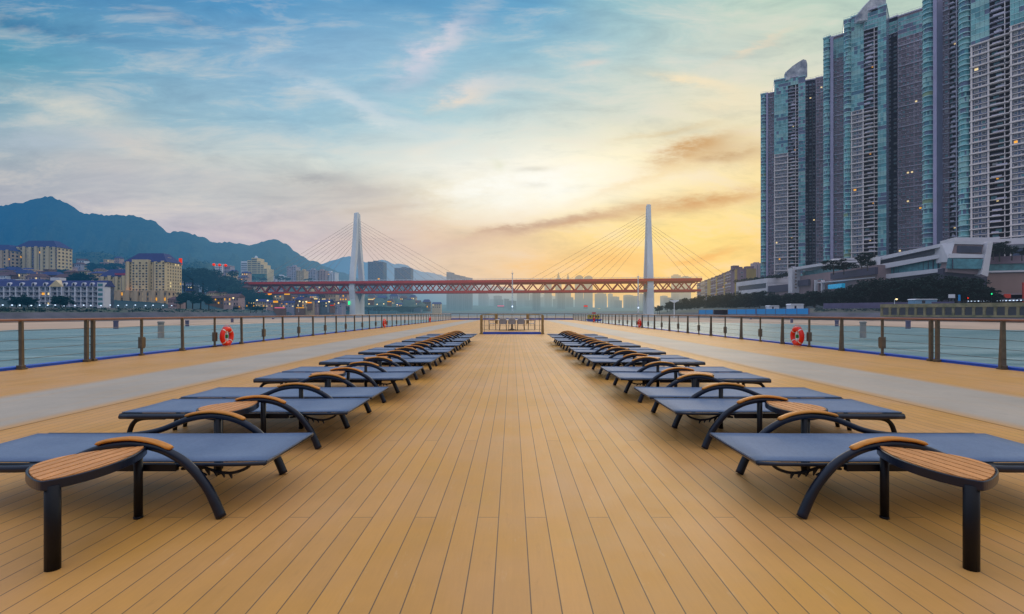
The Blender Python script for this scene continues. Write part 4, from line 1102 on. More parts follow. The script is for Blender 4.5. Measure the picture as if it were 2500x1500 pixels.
# houses and stalls under the bridge
hb = []
rnd = random.Random(11)
x = 600
while x < 822:
    wd = rnd.uniform(16, 30); hb.append((x, x + wd, rnd.uniform(732, 740), 751, rnd.uniform(400, 430))); x += wd + rnd.uniform(-2, 5)
x = 640
while x < 860:
    wd = rnd.uniform(16, 28); hb.append((x, x + wd, rnd.uniform(717, 726), 736, rnd.uniform(500, 540))); x += wd + rnd.uniform(2, 10)
x = 892
while x < 1060:
    wd = rnd.uniform(14, 26); hb.append((x, x + wd, rnd.uniform(733, 744), 753, rnd.uniform(620, 680))); x += wd + rnd.uniform(2, 8)
x = 895
while x < 1010:
    wd = rnd.uniform(14, 22); hb.append((x, x + wd, rnd.uniform(718, 728), 740, rnd.uniform(720, 780))); x += wd + rnd.uniform(4, 10)
bank = {0: 0, 1: 0, 2: 0, 3: 0}
for i, (a, b, yt, yb, Y) in enumerate(hb):
    q = (0 if a < 870 and yb > 745 else 1 if a < 870 else 2 if yb > 745 else 3); n = bank[q]; bank[q] += 1
    where = ('from left on the waterfront left of the bridge tower', 'from left in the row above it', 'from left right of the left bridge tower', 'from left in the far upper row')[q]
    building(a, b, yt, yb, Y, 'waterfront_house', 'small lit house, %s %s' % (ORD[n], where), 'house', (M_brick, M_cream2, M_pink, M_grey, M_lil)[i % 5], 10, 2, 4, ('gable', 'hip')[i % 2], (M_roofb, M_roof)[i % 3 > 0], .45, .35, group='waterfront houses under the bridge', sidewin=False, winh=.5)

# dark twin slabs and hazy towers
r, _, _ = building(898, 936, 640, 742, 900, 'dark_tower', 'dark blue office tower just right of the left bridge tower', 'tower', M_grey, 24, 16, 5, None, None, .1, .01, winw=.7, winh=.5, frame=M_lil, sidewin=False, wdark=M_wmid)
r, _, _ = building(963, 1003, 655, 745, 950, 'dark_tower', 'dark blue flat topped tower, the farther of the dark pair', 'tower', M_grey, 24, 14, 5, None, None, .1, .01, winw=.7, winh=.5, frame=M_lil, sidewin=False, wdark=M_wmid)
def far_tower(px0, px1, yt, yb, Y, label, group, kind='flat', m=M_far):
    k = Y / F; w2 = (px1 - px0) / 2 * k; Hh = (yb - yt) * k
    mb = MB()
    if kind == 'flat':
        mb.box(-w2, w2, 0, w2 * 1.4, -20, Hh * .97); mb.box(-w2 * .6, w2 * .5, 3, w2, Hh * .97, Hh)
        for i in range(3): mb.box(-w2 + w2 * .66 * i + w2 * .1, -w2 + w2 * .66 * i + w2 * .5, -3, 0, -20, Hh * .95)
    elif kind == 'spire':
        mb.box(-w2, w2, 0, w2 * 2, -20, Hh * .72); mb.box(-w2 * .7, w2 * .7, w2 * .3, w2 * 1.7, Hh * .72, Hh * .82); mb.box(-w2 * .4, w2 * .4, w2 * .6, w2 * 1.4, Hh * .82, Hh * .9)
        mb.lathe([(w2 * .3, Hh * .9), (w2 * .05, Hh * 1.0)], 8, (0, w2))
    elif kind == 'dome':
        pts = [(-w2, -20), (w2, -20), (w2, Hh * .9)] + [(w2 * math.cos(a), Hh * .9 + Hh * .1 * math.sin(a)) for a in [PI * q / 10 for q in range(1, 10)]] + [(-w2, Hh * .9)]
        mb.prism(pts, 0, w2 * 1.4, axis='y')
    elif kind == 'slope':
        mb.prism([(-w2, -20), (w2, -20), (w2, Hh * .97), (-w2, Hh)], 0, w2 * 1.6, axis='y')
        for i in range(3): mb.box(-w2 + w2 * .66 * i + w2 * .1, -w2 + w2 * .66 * i + w2 * .5, -3, 0, -20, Hh * .94)
    o = mb.build('distant_tower', m); o.location = (WX((px0 + px1) / 2, Y), Y, WZ(yb, Y))
    return tag(o, label, 'tower', group)
for i, (a, b, yt, kd) in enumerate([(1090, 1108, 664, 'slope'), (1109, 1122, 670, 'slope'), (1122, 1136, 673, 'slope'), (1137, 1153, 677, 'slope')]):
    far_tower(a, b, yt, 750, 1150, 'hazy apartment tower behind the bridge middle, %s of the descending four' % ORD[i], 'descending hazy towers', kd)
for i, (a, b, yt, kd) in enumerate([(1168, 1188, 712, 'flat'), (1262, 1292, 714, 'flat'), (1300, 1316, 726, 'flat'), (1330, 1347, 684, 'flat'), (1357, 1371, 664, 'spire'), (1381, 1394, 667, 'spire'), (1405, 1424, 672, 'dome'), (1427, 1447, 673, 'dome'), (1455, 1480, 716, 'flat'), (1492, 1512, 724, 'flat'), (1525, 1545, 720, 'flat'), (1615, 1630, 722, 'flat'), (1643, 1662, 670, 'flat'), (1666, 1687, 674, 'flat'), (1205, 1225, 722, 'flat'), (1350, 1360, 730, 'flat')]):
    far_tower(a, b, yt, 752, 1500, 'very pale skyline tower seen through haze, %s counted from the left in the centre' % ORD[i] if kd == 'flat' else ('pale pointed skyline tower in the haze, %s spire' % ('left' if a < 1375 else 'right') if kd == 'spire' else 'pale round topped skyline tower in the haze, %s of the twins' % ('left' if a < 1420 else 'right')), 'skyline towers in the haze', kd, M_far)

for (a, b, yt, yb, Y, kd) in SKY_LATE:
    far_tower(a, b, yt, yb, Y, 'low hazy tower among many in the skyline below the bridge deck', 'low hazy skyline towers', kd)
# ------------------------------------------------------------------ bridge
T = .122; bd = Vector((1, -T, 0)).normalized(); bn_ = Vector((T, 1, 0)).normalized()
root = thing('cable_stayed_bridge', 'red truss cable stayed bridge with two white concrete towers', 'bridge', (0, 435, 0), math.atan(-T))
# local frame: x along bridge, y across (away), z up
XL, XR = -272, 172
zt, zb = 30.2, 20.6
def bl(px):   # px -> local x on centreline
    u = (px - HX) / F; Y = 435 / (1 + T * u); X = u * Y
    return X / bd.x
XL = bl(586); XR = bl(1704)
mb = MB(); mb.box(XL, XR, -13, 13, zt, zt + 1.3); mb.build('upper_deck', M_redd, root)
for y in (-13.3, 13):
    mb = MB(); mb.box(XL, XR, y, y + .3, zt - .7, zt + 1.6); mb.build('edge_beam', M_red, root)
    mb = MB(); mb.box(XL, XR, y, y + .2, zt + 2.4, zt + 2.7)
    x = XL
    while x < XR: mb.box(x, x + .25, y, y + .2, zt + 1.6, zt + 2.4); x += 4
    mb.build('parapet', M_conc, root)
mb = MB(); mb.box(XL, XR, -8.5, 8.5, zb, zb + 1.2); mb.build('lower_deck', M_redd, root)
for y in (-9.2, 8.6):
    mb = MB(); mb.box(XL, XR, y - .4, y + .9, zb - .5, zb + 1.5); mb.build('bottom_chord', M_red, root)
    mb = MB(); mb.box(XL, XR, y - .3, y + .8, zt - 1.6, zt - .2); mb.build('top_chord', M_red, root)
    mb = MB(); x = XL; k = 0; st = 5.7
    while x + st < XR:
        za, zc = (zb + 1.2, zt - 1.4) if k % 2 == 0 else (zt - 1.4, zb + 1.2)
        w_ = .62
        mb.prism([(x - w_, za), (x + w_, za), (x + st + w_, zc), (x + st - w_, zc)], y - .2, y + .7, axis='y')
        x += st; k += 1
    mb.build('truss_web', M_red, root)
def tower(lx):
    k = 3.0
    for sgn in (-1, 1):
        outer = [(10, -8), (10.3, 14), (12.2, 25), (11.2, 40), (8.8, 56), (5.8, 74), (3.4, 100)]
        inner = [(.4, 72), (2.6, 62), (6.0, 46), (8.6, 32), (8.8, 26), (5.5, 20), (.6, 12), (.02, 10), (.02, -8)]
        poly = outer + [(1.2, 101.5), (1.1, 96), (1.1, 76)] + inner
        mb = MB(); n = len(poly)
        hw = lambda z: lerp(3.1, 1.6, max(0, min(1, (z + 8) / 109)))
        if sgn > 0: pl = poly
        else: pl = [(-a, b) for a, b in poly][::-1]
        vs = [(-hw(b), a, b) for a, b in pl] + [(hw(b), a, b) for a, b in pl]
        # triangulated caps via quad strip between outer & inner resampled
        m_ = 24; O = []; I = []
        zs = [lerp(-8, 100, i / m_) for i in range(m_ + 1)]
        for z in zs:
            o_ = interp([(b, a) for a, b in outer], z)
            i_ = interp([(-8, .02), (12, .02), (16, 3.2), (20, 5.5), (26, 8.8), (32, 8.6), (46, 6.0), (62, 2.6), (72, .9), (76, .8), (100, .8)], z)
            O.append((sgn * o_, z)); I.append((sgn * i_, z))
        vs = []; fs = []
        for i, z in enumerate(zs):
            h = hw(z); vs += [(-h, O[i][0], z), (h, O[i][0], z), (h, I[i][0], z), (-h, I[i][0], z)]
        for i in range(m_):
            for j in range(4): fs.append((i * 4 + j, i * 4 + (j + 1) % 4, (i + 1) * 4 + (j + 1) % 4, (i + 1) * 4 + j))
        fs.append((m_ * 4, m_ * 4 + 1, m_ * 4 + 2, m_ * 4 + 3))
        mb.add(vs, fs); o = mb.build('tower_leg', M_conc, root); o.location = (lx, 0, 0)
    mb = MB(); mb.box(-1.5, 1.5, -.79, .79, 95, 101); mb.box(-.9, .9, -.79, .79, 74, 95); o = mb.build('tower_core', M_conc, root); o.location = (lx, 0, 0)
    mb = MB(); mb.box(-4.6, 4.6, -12, 12, -8, -1.0); o = mb.build('tower_footing', M_conc, root); o.location = (lx, 0, 0)
    for i in range(9):
        zt2 = 93 - i * 2.6; off = 112 - i * 9.6
        for sg in (-1, 1):
            ex = lx + sg * off
            if ex > XR + 30: continue
            for yy_ in (-.0,):
                mb = MB(); mb.tube([(lx + sg * 2, yy_, zt2), (ex, yy_, zt + 1.2)], .11, 5); mb.build('stay_cable', M_cable, root)
tl, tr = bl(872), bl(1583)
tower(tl); tower(tr)
mb = MB(); mb.box(XL - 14, XL, -12, 12, -4, zt + 1); mb.build('abutment', M_wall, root)
mb = MB(); mb.box(-.8, .8, -11.2, -10.6, 9, 12.5); o = mb.build('signal_light', M_grnl, root); o.location = (tl - 3, -.2, 0)

# masts in front of the bridge
def mast(px, yt, yb, Y, label):
    k = Y / F; Hh = (yb - yt) * k
    root = thing('lattice_mast', label, 'mast', (WX(px, Y), Y, WZ(yb, Y)), group='lattice masts before the bridge')
    mb = MB()
    for (x, y) in ((-.5, -.5), (.5, -.5), (.5, .5), (-.5, .5)): mb.tube([(x, y, 0), (x * .5, y * .5, Hh)], .12, 4)
    n = 18
    for i in range(n):
        z0, z1 = Hh * i / n, Hh * (i + 1) / n; s0 = .5 - .25 * i / n
        mb.tube([(-s0, -s0, z0), (s0, -s0, z1)], .08, 4); mb.tube([(s0, -s0, z0), (-s0, -s0, z1)], .08, 4); mb.tube([(-s0, -s0, z1), (s0, -s0, z1)], .08, 4); mb.tube([(s0, s0, z0), (-s0, s0, z1)], .08, 4)
    mb.build('lattice', M_conc, root)
    mb = MB(); mb.box(-.9, .9, -.9, .9, Hh, Hh + .4); mb.tube([(0, 0, Hh + .4), (0, 0, Hh + 2.5)], .1, 5); mb.build('platform', M_conc, root)
    mb = MB(); mb.lathe([(.0, Hh * .12), (.5, Hh * .13), (.5, Hh * .15), (0, Hh * .16)], 8, (0, -.9)); mb.build('lamp', M_lampb, root)
mast(1251, 668, 762, 380, 'white lattice mast in the centre, before the middle of the bridge')
mast(1558, 676, 764, 380, 'white lattice mast just left of the right bridge tower')

# ------------------------------------------------------------------ right bank towers
def facade_tower(pts, zbase, label, seed, crown=None, lit=.010):
    """pts: list of strips dict(x0,Y0,x1,Y1,top(px y at x0),kind[,low]) ; all plan points from photo px + depth"""
    rnd = random.Random(seed)
    ox, oy = WX(pts[0]['x0'], pts[0]['Y0']), pts[0]['Y0']
    root = thing('apartment_tower', label, 'tower', (ox, oy, zbase), 0, 'glass and concrete towers above the right bank')
    FL = 3.62; wins = []
    for st in pts:
        p0 = Vector((WX(st['x0'], st['Y0']) - ox, st['Y0'] - oy)); p1 = Vector((WX(st['x1'], st['Y1']) - ox, st['Y1'] - oy))
        L = (p1 - p0).length; d = (p1 - p0) / L; n = Vector((d.y, -d.x))
        if n.y > 0: n = -n
        ztop = WZ(st['top'], st['Y0']) - zbase
        nf = int(ztop / FL)
        rz = math.atan2(d.y, d.x)
        # body behind
        back = 26
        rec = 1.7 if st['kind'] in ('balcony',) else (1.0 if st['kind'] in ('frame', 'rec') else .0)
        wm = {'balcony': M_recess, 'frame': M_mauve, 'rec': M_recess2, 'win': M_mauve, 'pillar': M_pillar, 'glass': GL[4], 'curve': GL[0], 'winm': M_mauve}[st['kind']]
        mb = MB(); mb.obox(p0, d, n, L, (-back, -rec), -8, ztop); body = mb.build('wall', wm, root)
        kind = st['kind']
        cap = MB(); cap.obox(p0 - d * .3, d, n, L + .6, (-back, .45), ztop + .002, ztop + 1.1)
        for q in range(int(L / 2.4) + 1): cap.obox(p0 + d * min(L, q * 2.4), d, n, .12, (.2, .32), ztop + 1.1, ztop + 2.5)
        cap.obox(p0, d, n, L, (.2, .32), ztop + 2.5, ztop + 2.65)
        cap.build('parapet', M_slabt if kind in ('curve', 'glass') else M_slab, root)
        def curved(z0f, z1f, bul=.38):
            seg = 7; A = []
            for i in range(seg + 1):
                t = i / seg; A.append(p0 + d * (L * t) + n * (L * bul * math.sin(PI * t) ** .75))
            g = MB(); sl = MB()
            for f in range(z0f, z1f):
                za, zc = f * FL + .35, (f + 1) * FL - .0
                tone = rnd.choice((0, 0, 1, 1, 3, 2, 4)) if rnd.random() < .96 else 5
                for i in range(seg):
                    a, b = A[i], A[i + 1]
                    g.add([(a.x, a.y, za), (b.x, b.y, za), (b.x, b.y, zc), (a.x, a.y, zc)], [(0, 1, 2, 3)], tone if rnd.random() < .75 else rnd.choice((0, 1, 4)))
                vs = []; big = 1.5 if f % 5 == 0 else .8
                o = [p0 + d * (L * i / seg) + n * (L * bul * math.sin(PI * i / seg) ** .75 + big) for i in range(seg + 1)]
                vs = [(q.x, q.y, f * FL) for q in o] + [(q.x, q.y, f * FL + .62) for q in o] + [(q.x, q.y, f * FL + .62) for q in A] + [(q.x, q.y, f * FL) for q in A]
                m = seg + 1; fs = []
                for i in range(seg):
                    for r in range(4): fs.append((r * m + i, r * m + i + 1, ((r + 1) % 4) * m + i + 1, ((r + 1) % 4) * m + i))
                sl.add(vs, fs)
                # railing line
                vs = [(q.x, q.y, f * FL + 1.3) for q in o] + [(q.x, q.y, f * FL + 1.42) for q in o]
                if f % 2 == 0: sl.add(vs, [(i, i + 1, m + i + 1, m + i) for i in range(seg)])
            g.build('glass_bay', GL, root); sl.build('balcony_edges', M_slabt, root)
        def flatglass(z0f, z1f, mull=1.9, st_=0, en=None, out=.0):
            en = L if en is None else en
            nc = max(1, int((en - st_) / mull)); cw = (en - st_) / nc
            g = MB(); mm = MB()
            for f in range(z0f, z1f):
                tone = rnd.random()
                for c in range(nc):
                    a = p0 + d * (st_ + c * cw); 
                    g.obox(a, d, n, cw - .12, (out - .2, out + .10), f * FL + .45, (f + 1) * FL - .02, (0, 1, 0, 1, 4, 1, 2, 3)[int(tone * 8)] if rnd.random() < .72 else rnd.choice((0, 1, 1, 4)))
                mm.obox(p0 + d * st_, d, n, en - st_, (out - .2, out + .22), f * FL, f * FL + .42)
            mm.obox(p0 + d * st_, d, n, .18, (out - .15, out + .2), z0f * FL, z1f * FL)
            g.build('glass_wall', GL, root); mm.build('spandrels', M_slabt if rnd.random() < .7 else M_slab, root)
        if kind == 'curve':
            curved(0, nf)
        elif kind == 'glass':
            low = st.get('low', 0); fl0 = int(max(0, (WZ(low, st['Y0']) - zbase) / FL)) if low else 0
            flatglass(fl0, nf)
            if fl0:
                # concrete frame below the glass part
                fr = MB(); lw = .9
                fr.obox(p0, d, n, lw, (-.5, 1.3), -8, fl0 * FL); fr.obox(p1 - d * lw, d, n, lw, (-.5, 1.3), -8, fl0 * FL)
                for f in range(0, fl0 + 1):
                    th = .75 if f % 2 == 0 else .3
                    fr.obox(p0 - d * .4, d, n, L + .8, (-.2, 1.0 if f % 2 else 1.7), f * FL - .05, f * FL + th)
                fr.build('concrete_frame', M_slabw, root)
                nc = max(1, int((L - 1.8) / 2.6)); cw = (L - 1.8) / nc
                for f in range(0, fl0):
                    for c in range(nc):
                        q = p0 + d * (.9 + cw * (c + .5)) + n * .02
                        wins.append((q.x, q.y, f * FL + 2.2, rz, cw * .62, 1.9, pick(rnd, lit, M_wdk if rnd.random() < .6 else M_wpale, rnd.choice((M_wteal, M_wpale, M_wmid))), M_slabw, f + rnd.random()))
        elif kind == 'balcony':
            low = st.get('low', 0); fl0 = int(max(0, (WZ(low, st['Y0']) - zbase) / FL)) if low else 0
            tg = int(st.get('tg', 0))
            sl = MB(); pr = MB()
            for f in range(0, nf - tg):
                white = f < fl0
                sl.obox(p0, d, n, L, (-1.7, (1.0 if f % 2 else 1.55) if white else .35), f * FL - .08, f * FL + (.5 if white and f % 2 == 0 else .26), 1 if white else 0)
                a = rnd.uniform(.0, .35) * L; ln = rnd.uniform(.35, .6) * L
                pr.obox(p0 + d * a, d, n, min(ln, L - a), (.12, .3), f * FL + .26, f * FL + 1.25, 0 if rnd.random() < .6 else 1)
                if rnd.random() < .55: pr.obox(p0 + d * rnd.uniform(0, .5) * L, d, n, L * .3, (-1.68, -1.5), f * FL + .3, f * FL + 2.9, 2)
                if rnd.random() < .3: pr.obox(p0 + d * rnd.uniform(.1, .6) * L, d, n, L * .25, (-.3, -.1), f * FL + .9, f * FL + 2.4, 3)
                if rnd.random() < lit * 5:
                    q = p0 + d * (rnd.uniform(.3, .7) * L)
                    ll = MB(); ll.obox(q, d, n, 1.0, (-1.4, -.9), f * FL + 2.7, f * FL + 3.2); ll.build('balcony_lamp', M_lit if rnd.random() < .6 else M_litw, root)
            sl.build('balcony_slabs', [M_slab, M_slabw], root); pr.build('balustrades', [M_slab, M_malld, M_wteal, M_wpale], root)
            cl = MB(); cl.obox(p0 + d * (L * .72), d, n, .45, (-1.6, .3), -8, (nf - tg) * FL); cl.build('balcony_column', M_slabw if low else M_slab, root)
            if tg: flatglass(nf - tg, nf, out=.3)
        elif kind == 'pillar':
            pl = MB(); pl.obox(p0, d, n, L, (-.5, 1.2), -8, ztop + 1); pl.build('pillar', M_pillar, root)
        elif kind in ('win', 'winm', 'rec'):
            tg = int(st.get('tg', 0))
            sl = MB(); nc = max(1, int(L / 2.7)); cw = L / nc
            for f in range(0, nf - tg):
                th = .7 if f % 5 == 0 else .34
                sl.obox(p0, d, n, L, (-rec, .45 if f % 5 else .8), f * FL, f * FL + th)
                for c in range(nc):
                    q = p0 + d * (cw * (c + .5)) + n * (-rec + .02)
                    if kind == 'rec' and rnd.random() < .2: continue
                    wins.append((q.x, q.y, f * FL + 2.1, rz, min(cw * .62, 1.9), 1.75, pick(rnd, lit, M_wdk if rnd.random() < .65 else M_wteal, rnd.choice((M_wteal, M_wpale, M_wmid))), M_slab if rnd.random() < .6 else M_mauve, (f if kind != 'rec' else f * .5) + rnd.random()))
                    if rnd.random() < .35: sl.obox(p0 + d * (cw * c + cw * .78), d, n, .8, (-rec, -rec + .5), f * FL + .4, f * FL + 1.1)
            sl.build('floor_bands', M_slab if kind != 'rec' else M_recess2, root)
            for c in range(nc + 1):
                if c % 2 == 0:
                    v = MB(); v.obox(p0 + d * max(0, min(L - .3, c * cw - .15)), d, n, .3, (-rec, .55), -8, (nf - tg) * FL); v.build('mullion', M_slab if c % 4 == 0 else M_mauve, root)
            if tg: flatglass(nf - tg, nf, out=.15)
    place_windows(root, wins)
    if crown:
        cx0, cx1, yt0, yt1, yb, Yc = crown
        k = Yc / F
        def CP(px, py): return (WX(px, Yc) - ox, WZ(py, Yc) - zbase)
        w_ = cx1 - cx0
        prof = [(cx0, yb), (cx1, yb - 8), (cx1, yt1 + 12), (cx1 - w_ * .05, yt1 + 2), (cx1 - w_ * .2, yt1), (cx1 - w_ * .45, lerp(yt1, yt0, .28)), (cx1 - w_ * .7, lerp(yt1, yt0, .6)), (cx0 + w_ * .06, yt0), (cx0, yt0 + 6)]
        mb = MB(); mb.prism([CP(*p) for p in prof], Yc - oy, Yc - oy + 4, axis='y'); mb.build('roof_crown', M_fin, root)
    return root
S = lambda x0, Y0, x1, Y1, top, kind, **k: dict(x0=x0, Y0=Y0, x1=x1, Y1=Y1, top=top, kind=kind, **k)
facade_tower([S(1857, 506, 1871, 503, 232, 'curve'), S(1871, 502, 1875, 501, 230, 'pillar'), S(1875, 504, 1890, 501, 230, 'win'),
              S(1890, 496, 1924, 490, 198, 'glass', low=376), S(1924, 490, 1949, 486, 192, 'balcony', low=376, tg=2), S(1949, 485, 1966, 482, 190, 'glass'),
              S(1966, 500, 1992, 496, 198, 'rec'), S(1992, 492, 2010, 489, 192, 'win')], 39,
             'farthest left glass and concrete apartment tower with a pale rounded roof crown', 1, crown=(1920, 1971, 172, 145, 196, 489))
facade_tower([S(2010, 430, 2027, 426, 96, 'curve'), S(2027, 425, 2034, 424, 94, 'pillar'), S(2034, 427, 2060, 422, 92, 'win', tg=5),
              S(2060, 412, 2078, 409, 52, 'curve'), S(2078, 409, 2109, 403, 44, 'glass', low=272), S(2109, 402, 2143, 396, 30, 'balcony', low=262, tg=4), S(2143, 396, 2164, 392, 20, 'glass'),
              S(2164, 415, 2192, 409, 50, 'rec', tg=3), S(2192, 408, 2252, 397, 42, 'win', tg=5)], 40,
             'middle apartment tower with teal glass top and large rounded crown', 2, crown=(2095, 2163, 30, -22, 52, 400))
facade_tower([S(2252, 342, 2280, 336, -40, 'curve'), S(2280, 335, 2289, 333, -42, 'pillar'), S(2289, 338, 2318, 333, -44, 'win'), S(2318, 333, 2340, 329, -46, 'balcony'),
              S(2340, 312, 2370, 307, -70, 'curve'), S(2370, 306, 2416, 299, -75, 'glass', low=108), S(2416, 298, 2466, 291, -80, 'balcony', low=84), S(2466, 290, 2512, 284, -85, 'glass', low=60),
              S(2512, 300, 2580, 291, -90, 'win'), S(2580, 280, 2640, 272, -100, 'curve')], 42,
             'nearest apartment tower cut by the right and top edges of the photo', 3)

# ------------------------------------------------------------------ shopping centre and other right bank buildings
def wallrun(mb, a, b, ya, yb_, D=(0, 8), mi=0, base=None):
    """wall from px a=(px,Y) to b; ya = top py at a, yb_ = bottom py at a; constant heights; D thickness behind"""
    p0 = Vector((WX(*a), a[1])); p1 = Vector((WX(*b), b[1])); L = (p1 - p0).length; d = (p1 - p0) / L; n = Vector((d.y, -d.x))
    if n.y < 0 if abs(n.y) > .3 else n.x > 0: pass
    n = Vector((-abs(n.x), -abs(n.y))) if True else n
    mb.obox(p0, d, n, L, (-D[1], -D[0]), WZ(yb_, a[1]), WZ(ya, a[1]), mi)
    return p0, d, n, L
root = thing('shopping_centre', 'long mauve stone shopping centre with white end box along the riverside road', 'building', (0, 0, 0))
def part(name, m, fn):
    mb = MB(); fn(mb); return mb.build(name, m, root)
A0, A1 = (1800, 452), (1875, 396)
part('wall', M_mallw, lambda mb: (wallrun(mb, (1872, 398), (2142, 276), 702, 760, (0, 40))))
wb = part('white_box', M_mallc, lambda mb: (wallrun(mb, (1800, 450), (1876, 394), 690, 700, (-1, 20)), wallrun(mb, (1800, 450), (1876, 394), 711, 719, (-1, 20)), wallrun(mb, (1800, 450), (1803, 447.5), 700, 711, (-1, 20)), wallrun(mb, (1873, 396), (1876, 394), 700 - 8, 711, (-1, 20))))
mb = MB(); wallrun(mb, (1803, 447), (1873, 396), 700, 711, (.5, 18)); mb.build('glass_strip', M_wdk, wb)
part('screen_panel', M_malld, lambda mb: wallrun(mb, (1877, 394), (1932, 362), 699, 715, (-.6, 1)))
part('screen_panel', M_malld, lambda mb: wallrun(mb, (1944, 355), (1975, 338), 686, 700, (-.6, 1)))
part('screen_panel', M_malld, lambda mb: wallrun(mb, (2030, 312), (2140, 268), 668, 683, (-.8, 1)))
part('cornice', M_mallc, lambda mb: wallrun(mb, (1936, 360), (2016, 322), 655, 661, (-2.5, 14)))
part('wall', M_mallw, lambda mb: wallrun(mb, (1944, 358), (2142, 270), 676, 740, (0, 30)))
part('terrace_glass', M_wteal, lambda mb: wallrun(mb, (1950, 354), (2030, 314), 664, 676, (3, 14)))
sg_ = part('sign_pillar', M_mallc, lambda mb: wallrun(mb, (1933, 358), (1943, 352), 656, 716, (-3, 4)))
for i in range(6):   # column of characters, too small to read in the photo
    mb = MB(); q = WZ(664 + i * 8, 356); cx, cy = WX(1937.5, 352.2), 352.2
    for (a, b, c, e) in ((-.7, .7, .45, .65), (-.7, .7, -.1, .1), (-.12, .12, -.7, .8), (-.7, -.5, -.6, .5), (.45, .65, -.7, .3)): mb.box(cx + a * .8, cx + b * .8, cy - 3.2, cy - 2.4, q + c, q + e)
    mb.build('sign_character', M_brick, sg_)
for k, px in enumerate((1985, 1992, 2000, 2008)):
    part('pier', M_mallc if k % 2 else M_mallw, lambda mb: wallrun(mb, (px, 330 - k * 4), (px + 2.4, 329 - k * 4), 684, 718, (-1.2, 1)))
part('stair_glass', M_wteal, lambda mb: wallrun(mb, (1990, 330), (2006, 322), 684, 712, (-.5, 1)))
part('lit_banner', M_cyl, lambda mb: wallrun(mb, (2026, 310), (2060, 294), 696, 706, (-1.5, 1)))
part('ledge', M_mallc, lambda mb: wallrun(mb, (2000, 322), (2142, 272), 690, 692, (-1.6, 2)))
# roof terrace hedge
mb = MB(); rnd = random.Random(8)
for i in range(150):
    px = rnd.uniform(1795, 1935); Y = interp([(1795, 452), (1935, 362)], px) + rnd.uniform(4, 12)
    leaf_clump(mb, (WX(px, Y), Y, WZ(interp([(1795, 688), (1870, 680), (1935, 668)], px), Y) + rnd.uniform(-1, 1.2)), 1.9, 22, .5, rnd, .7)
for i in range(90):
    px = rnd.uniform(2010, 2140); Y = 300 - (px - 2010) * .2
    leaf_clump(mb, (WX(px, Y), Y, WZ(interp([(2010, 656), (2140, 642)], px), Y) + rnd.uniform(-1, .8)), 1.6, 22, .45, rnd, .7)
tag(mb.build('terrace_hedge', M_leaf), 'dark clipped hedge along the shopping centre roof terrace', 'hedge')

root = thing('glass_pavilion', 'white angular pavilion with teal glass bands above the dark trees', 'building', (0, 0, 0))
# river-side face, runs from far (2137) to near corner (2330), then front face to 2422
def quad_wall(mb, pts, th, mi=0):
    """pts: 4 (px,py,Y) corners, extruded away from the viewer by th"""
    A = [Vector((WX(p[0], p[2]), p[2], WZ(p[1], p[2]))) for p in pts]
    nrm = Vector((.35, .94, 0)) * th
    vs = A + [a + nrm for a in A]
    mb.add(vs, [(0, 1, 2, 3), (7, 6, 5, 4), (0, 4, 5, 1), (1, 5, 6, 2), (2, 6, 7, 3), (3, 7, 4, 0)], mi)
def qpart(name, m, pts, th, dY=0):
    mb = MB(); quad_wall(mb, [(p[0], p[1], p[2] + dY) for p in pts], th); return mb.build(name, m, root)
YA, YB, YC = 275, 238, 232
qpart('roof_slab', M_mallc, [(2142, 628, YA), (2330, 588, YB), (2330, 596, YB), (2142, 637, YA)], 30)
qpart('roof_slab', M_mallc, [(2330, 588, YB), (2424, 590, YC), (2424, 598, YC), (2330, 596, YB)], 30)
qpart('upper_glass', M_wdk, [(2150, 637, YA), (2300, 604, YB + 6), (2300, 616, YB + 6), (2150, 648, YA)], 24, 2)
qpart('white_band', M_mallc, [(2140, 647, YA), (2300, 620, YB + 6), (2300, 629, YB + 6), (2140, 660, YA)], 26)
qpart('glass_band', M_wteal, [(2150, 659, YA), (2300, 630, YB + 6), (2300, 655, YB + 6), (2150, 672, YA)], 22, 1.5)
qpart('white_band', M_mallc, [(2142, 672, YA), (2300, 655, YB + 6), (2300, 664, YB + 6), (2142, 684, YA)], 26)
qpart('end_fin', M_mallc, [(2137, 626, YA), (2150, 627, YA - 2), (2148, 674, YA - 2), (2141, 676, YA)], 28, -1)
qpart('corner_fin', M_mallc, [(2300, 598, YB + 5), (2330, 596, YB), (2318, 640, YB), (2300, 640, YB + 5)], 22, -.6)
qpart('front_wall', M_mallw, [(2330, 596, YB), (2424, 598, YC), (2408, 672, YC), (2312, 664, YB)], 22, .5)
qpart('base_wall', M_malld, [(2139, 678, YA), (2302, 655, YB + 6), (2302, 750, YB + 6), (2139, 750, YA)], 20, 3)
qpart('base_wall', M_malld, [(2302, 655, YB), (2410, 668, YC), (2410, 750, YC), (2302, 750, YB)], 18, 3)
qpart('front_window', M_wdk, [(2338, 600, YB), (2398, 602, YC), (2396, 617, YC), (2336, 617, YB)], 1, -.4)
qpart('white_band', M_mallc, [(2318, 619, YB), (2410, 622, YC), (2408, 630, YC), (2316, 630, YB)], 1, -.6)
qpart('front_glass', M_wteal, [(2316, 631, YB), (2400, 633, YC), (2396, 657, YC), (2312, 656, YB)], 1, -.4)
qpart('end_fin', M_mallc, [(2412, 592, YC), (2424, 592, YC), (2412, 676, YC), (2396, 670, YC)], 20, -1.2)
for i in range(12):
    p = 2158 + i * 12; yy0 = interp([(2150, 659), (2300, 630)], p); yy1 = interp([(2150, 672), (2300, 655)], p); Yp = interp([(2150, YA), (2300, YB + 6)], p)
    qpart('mullion', M_malld, [(p, yy0, Yp), (p + 1.3, yy0, Yp), (p + 1.3, yy1, Yp), (p, yy1, Yp)], .6, .6)
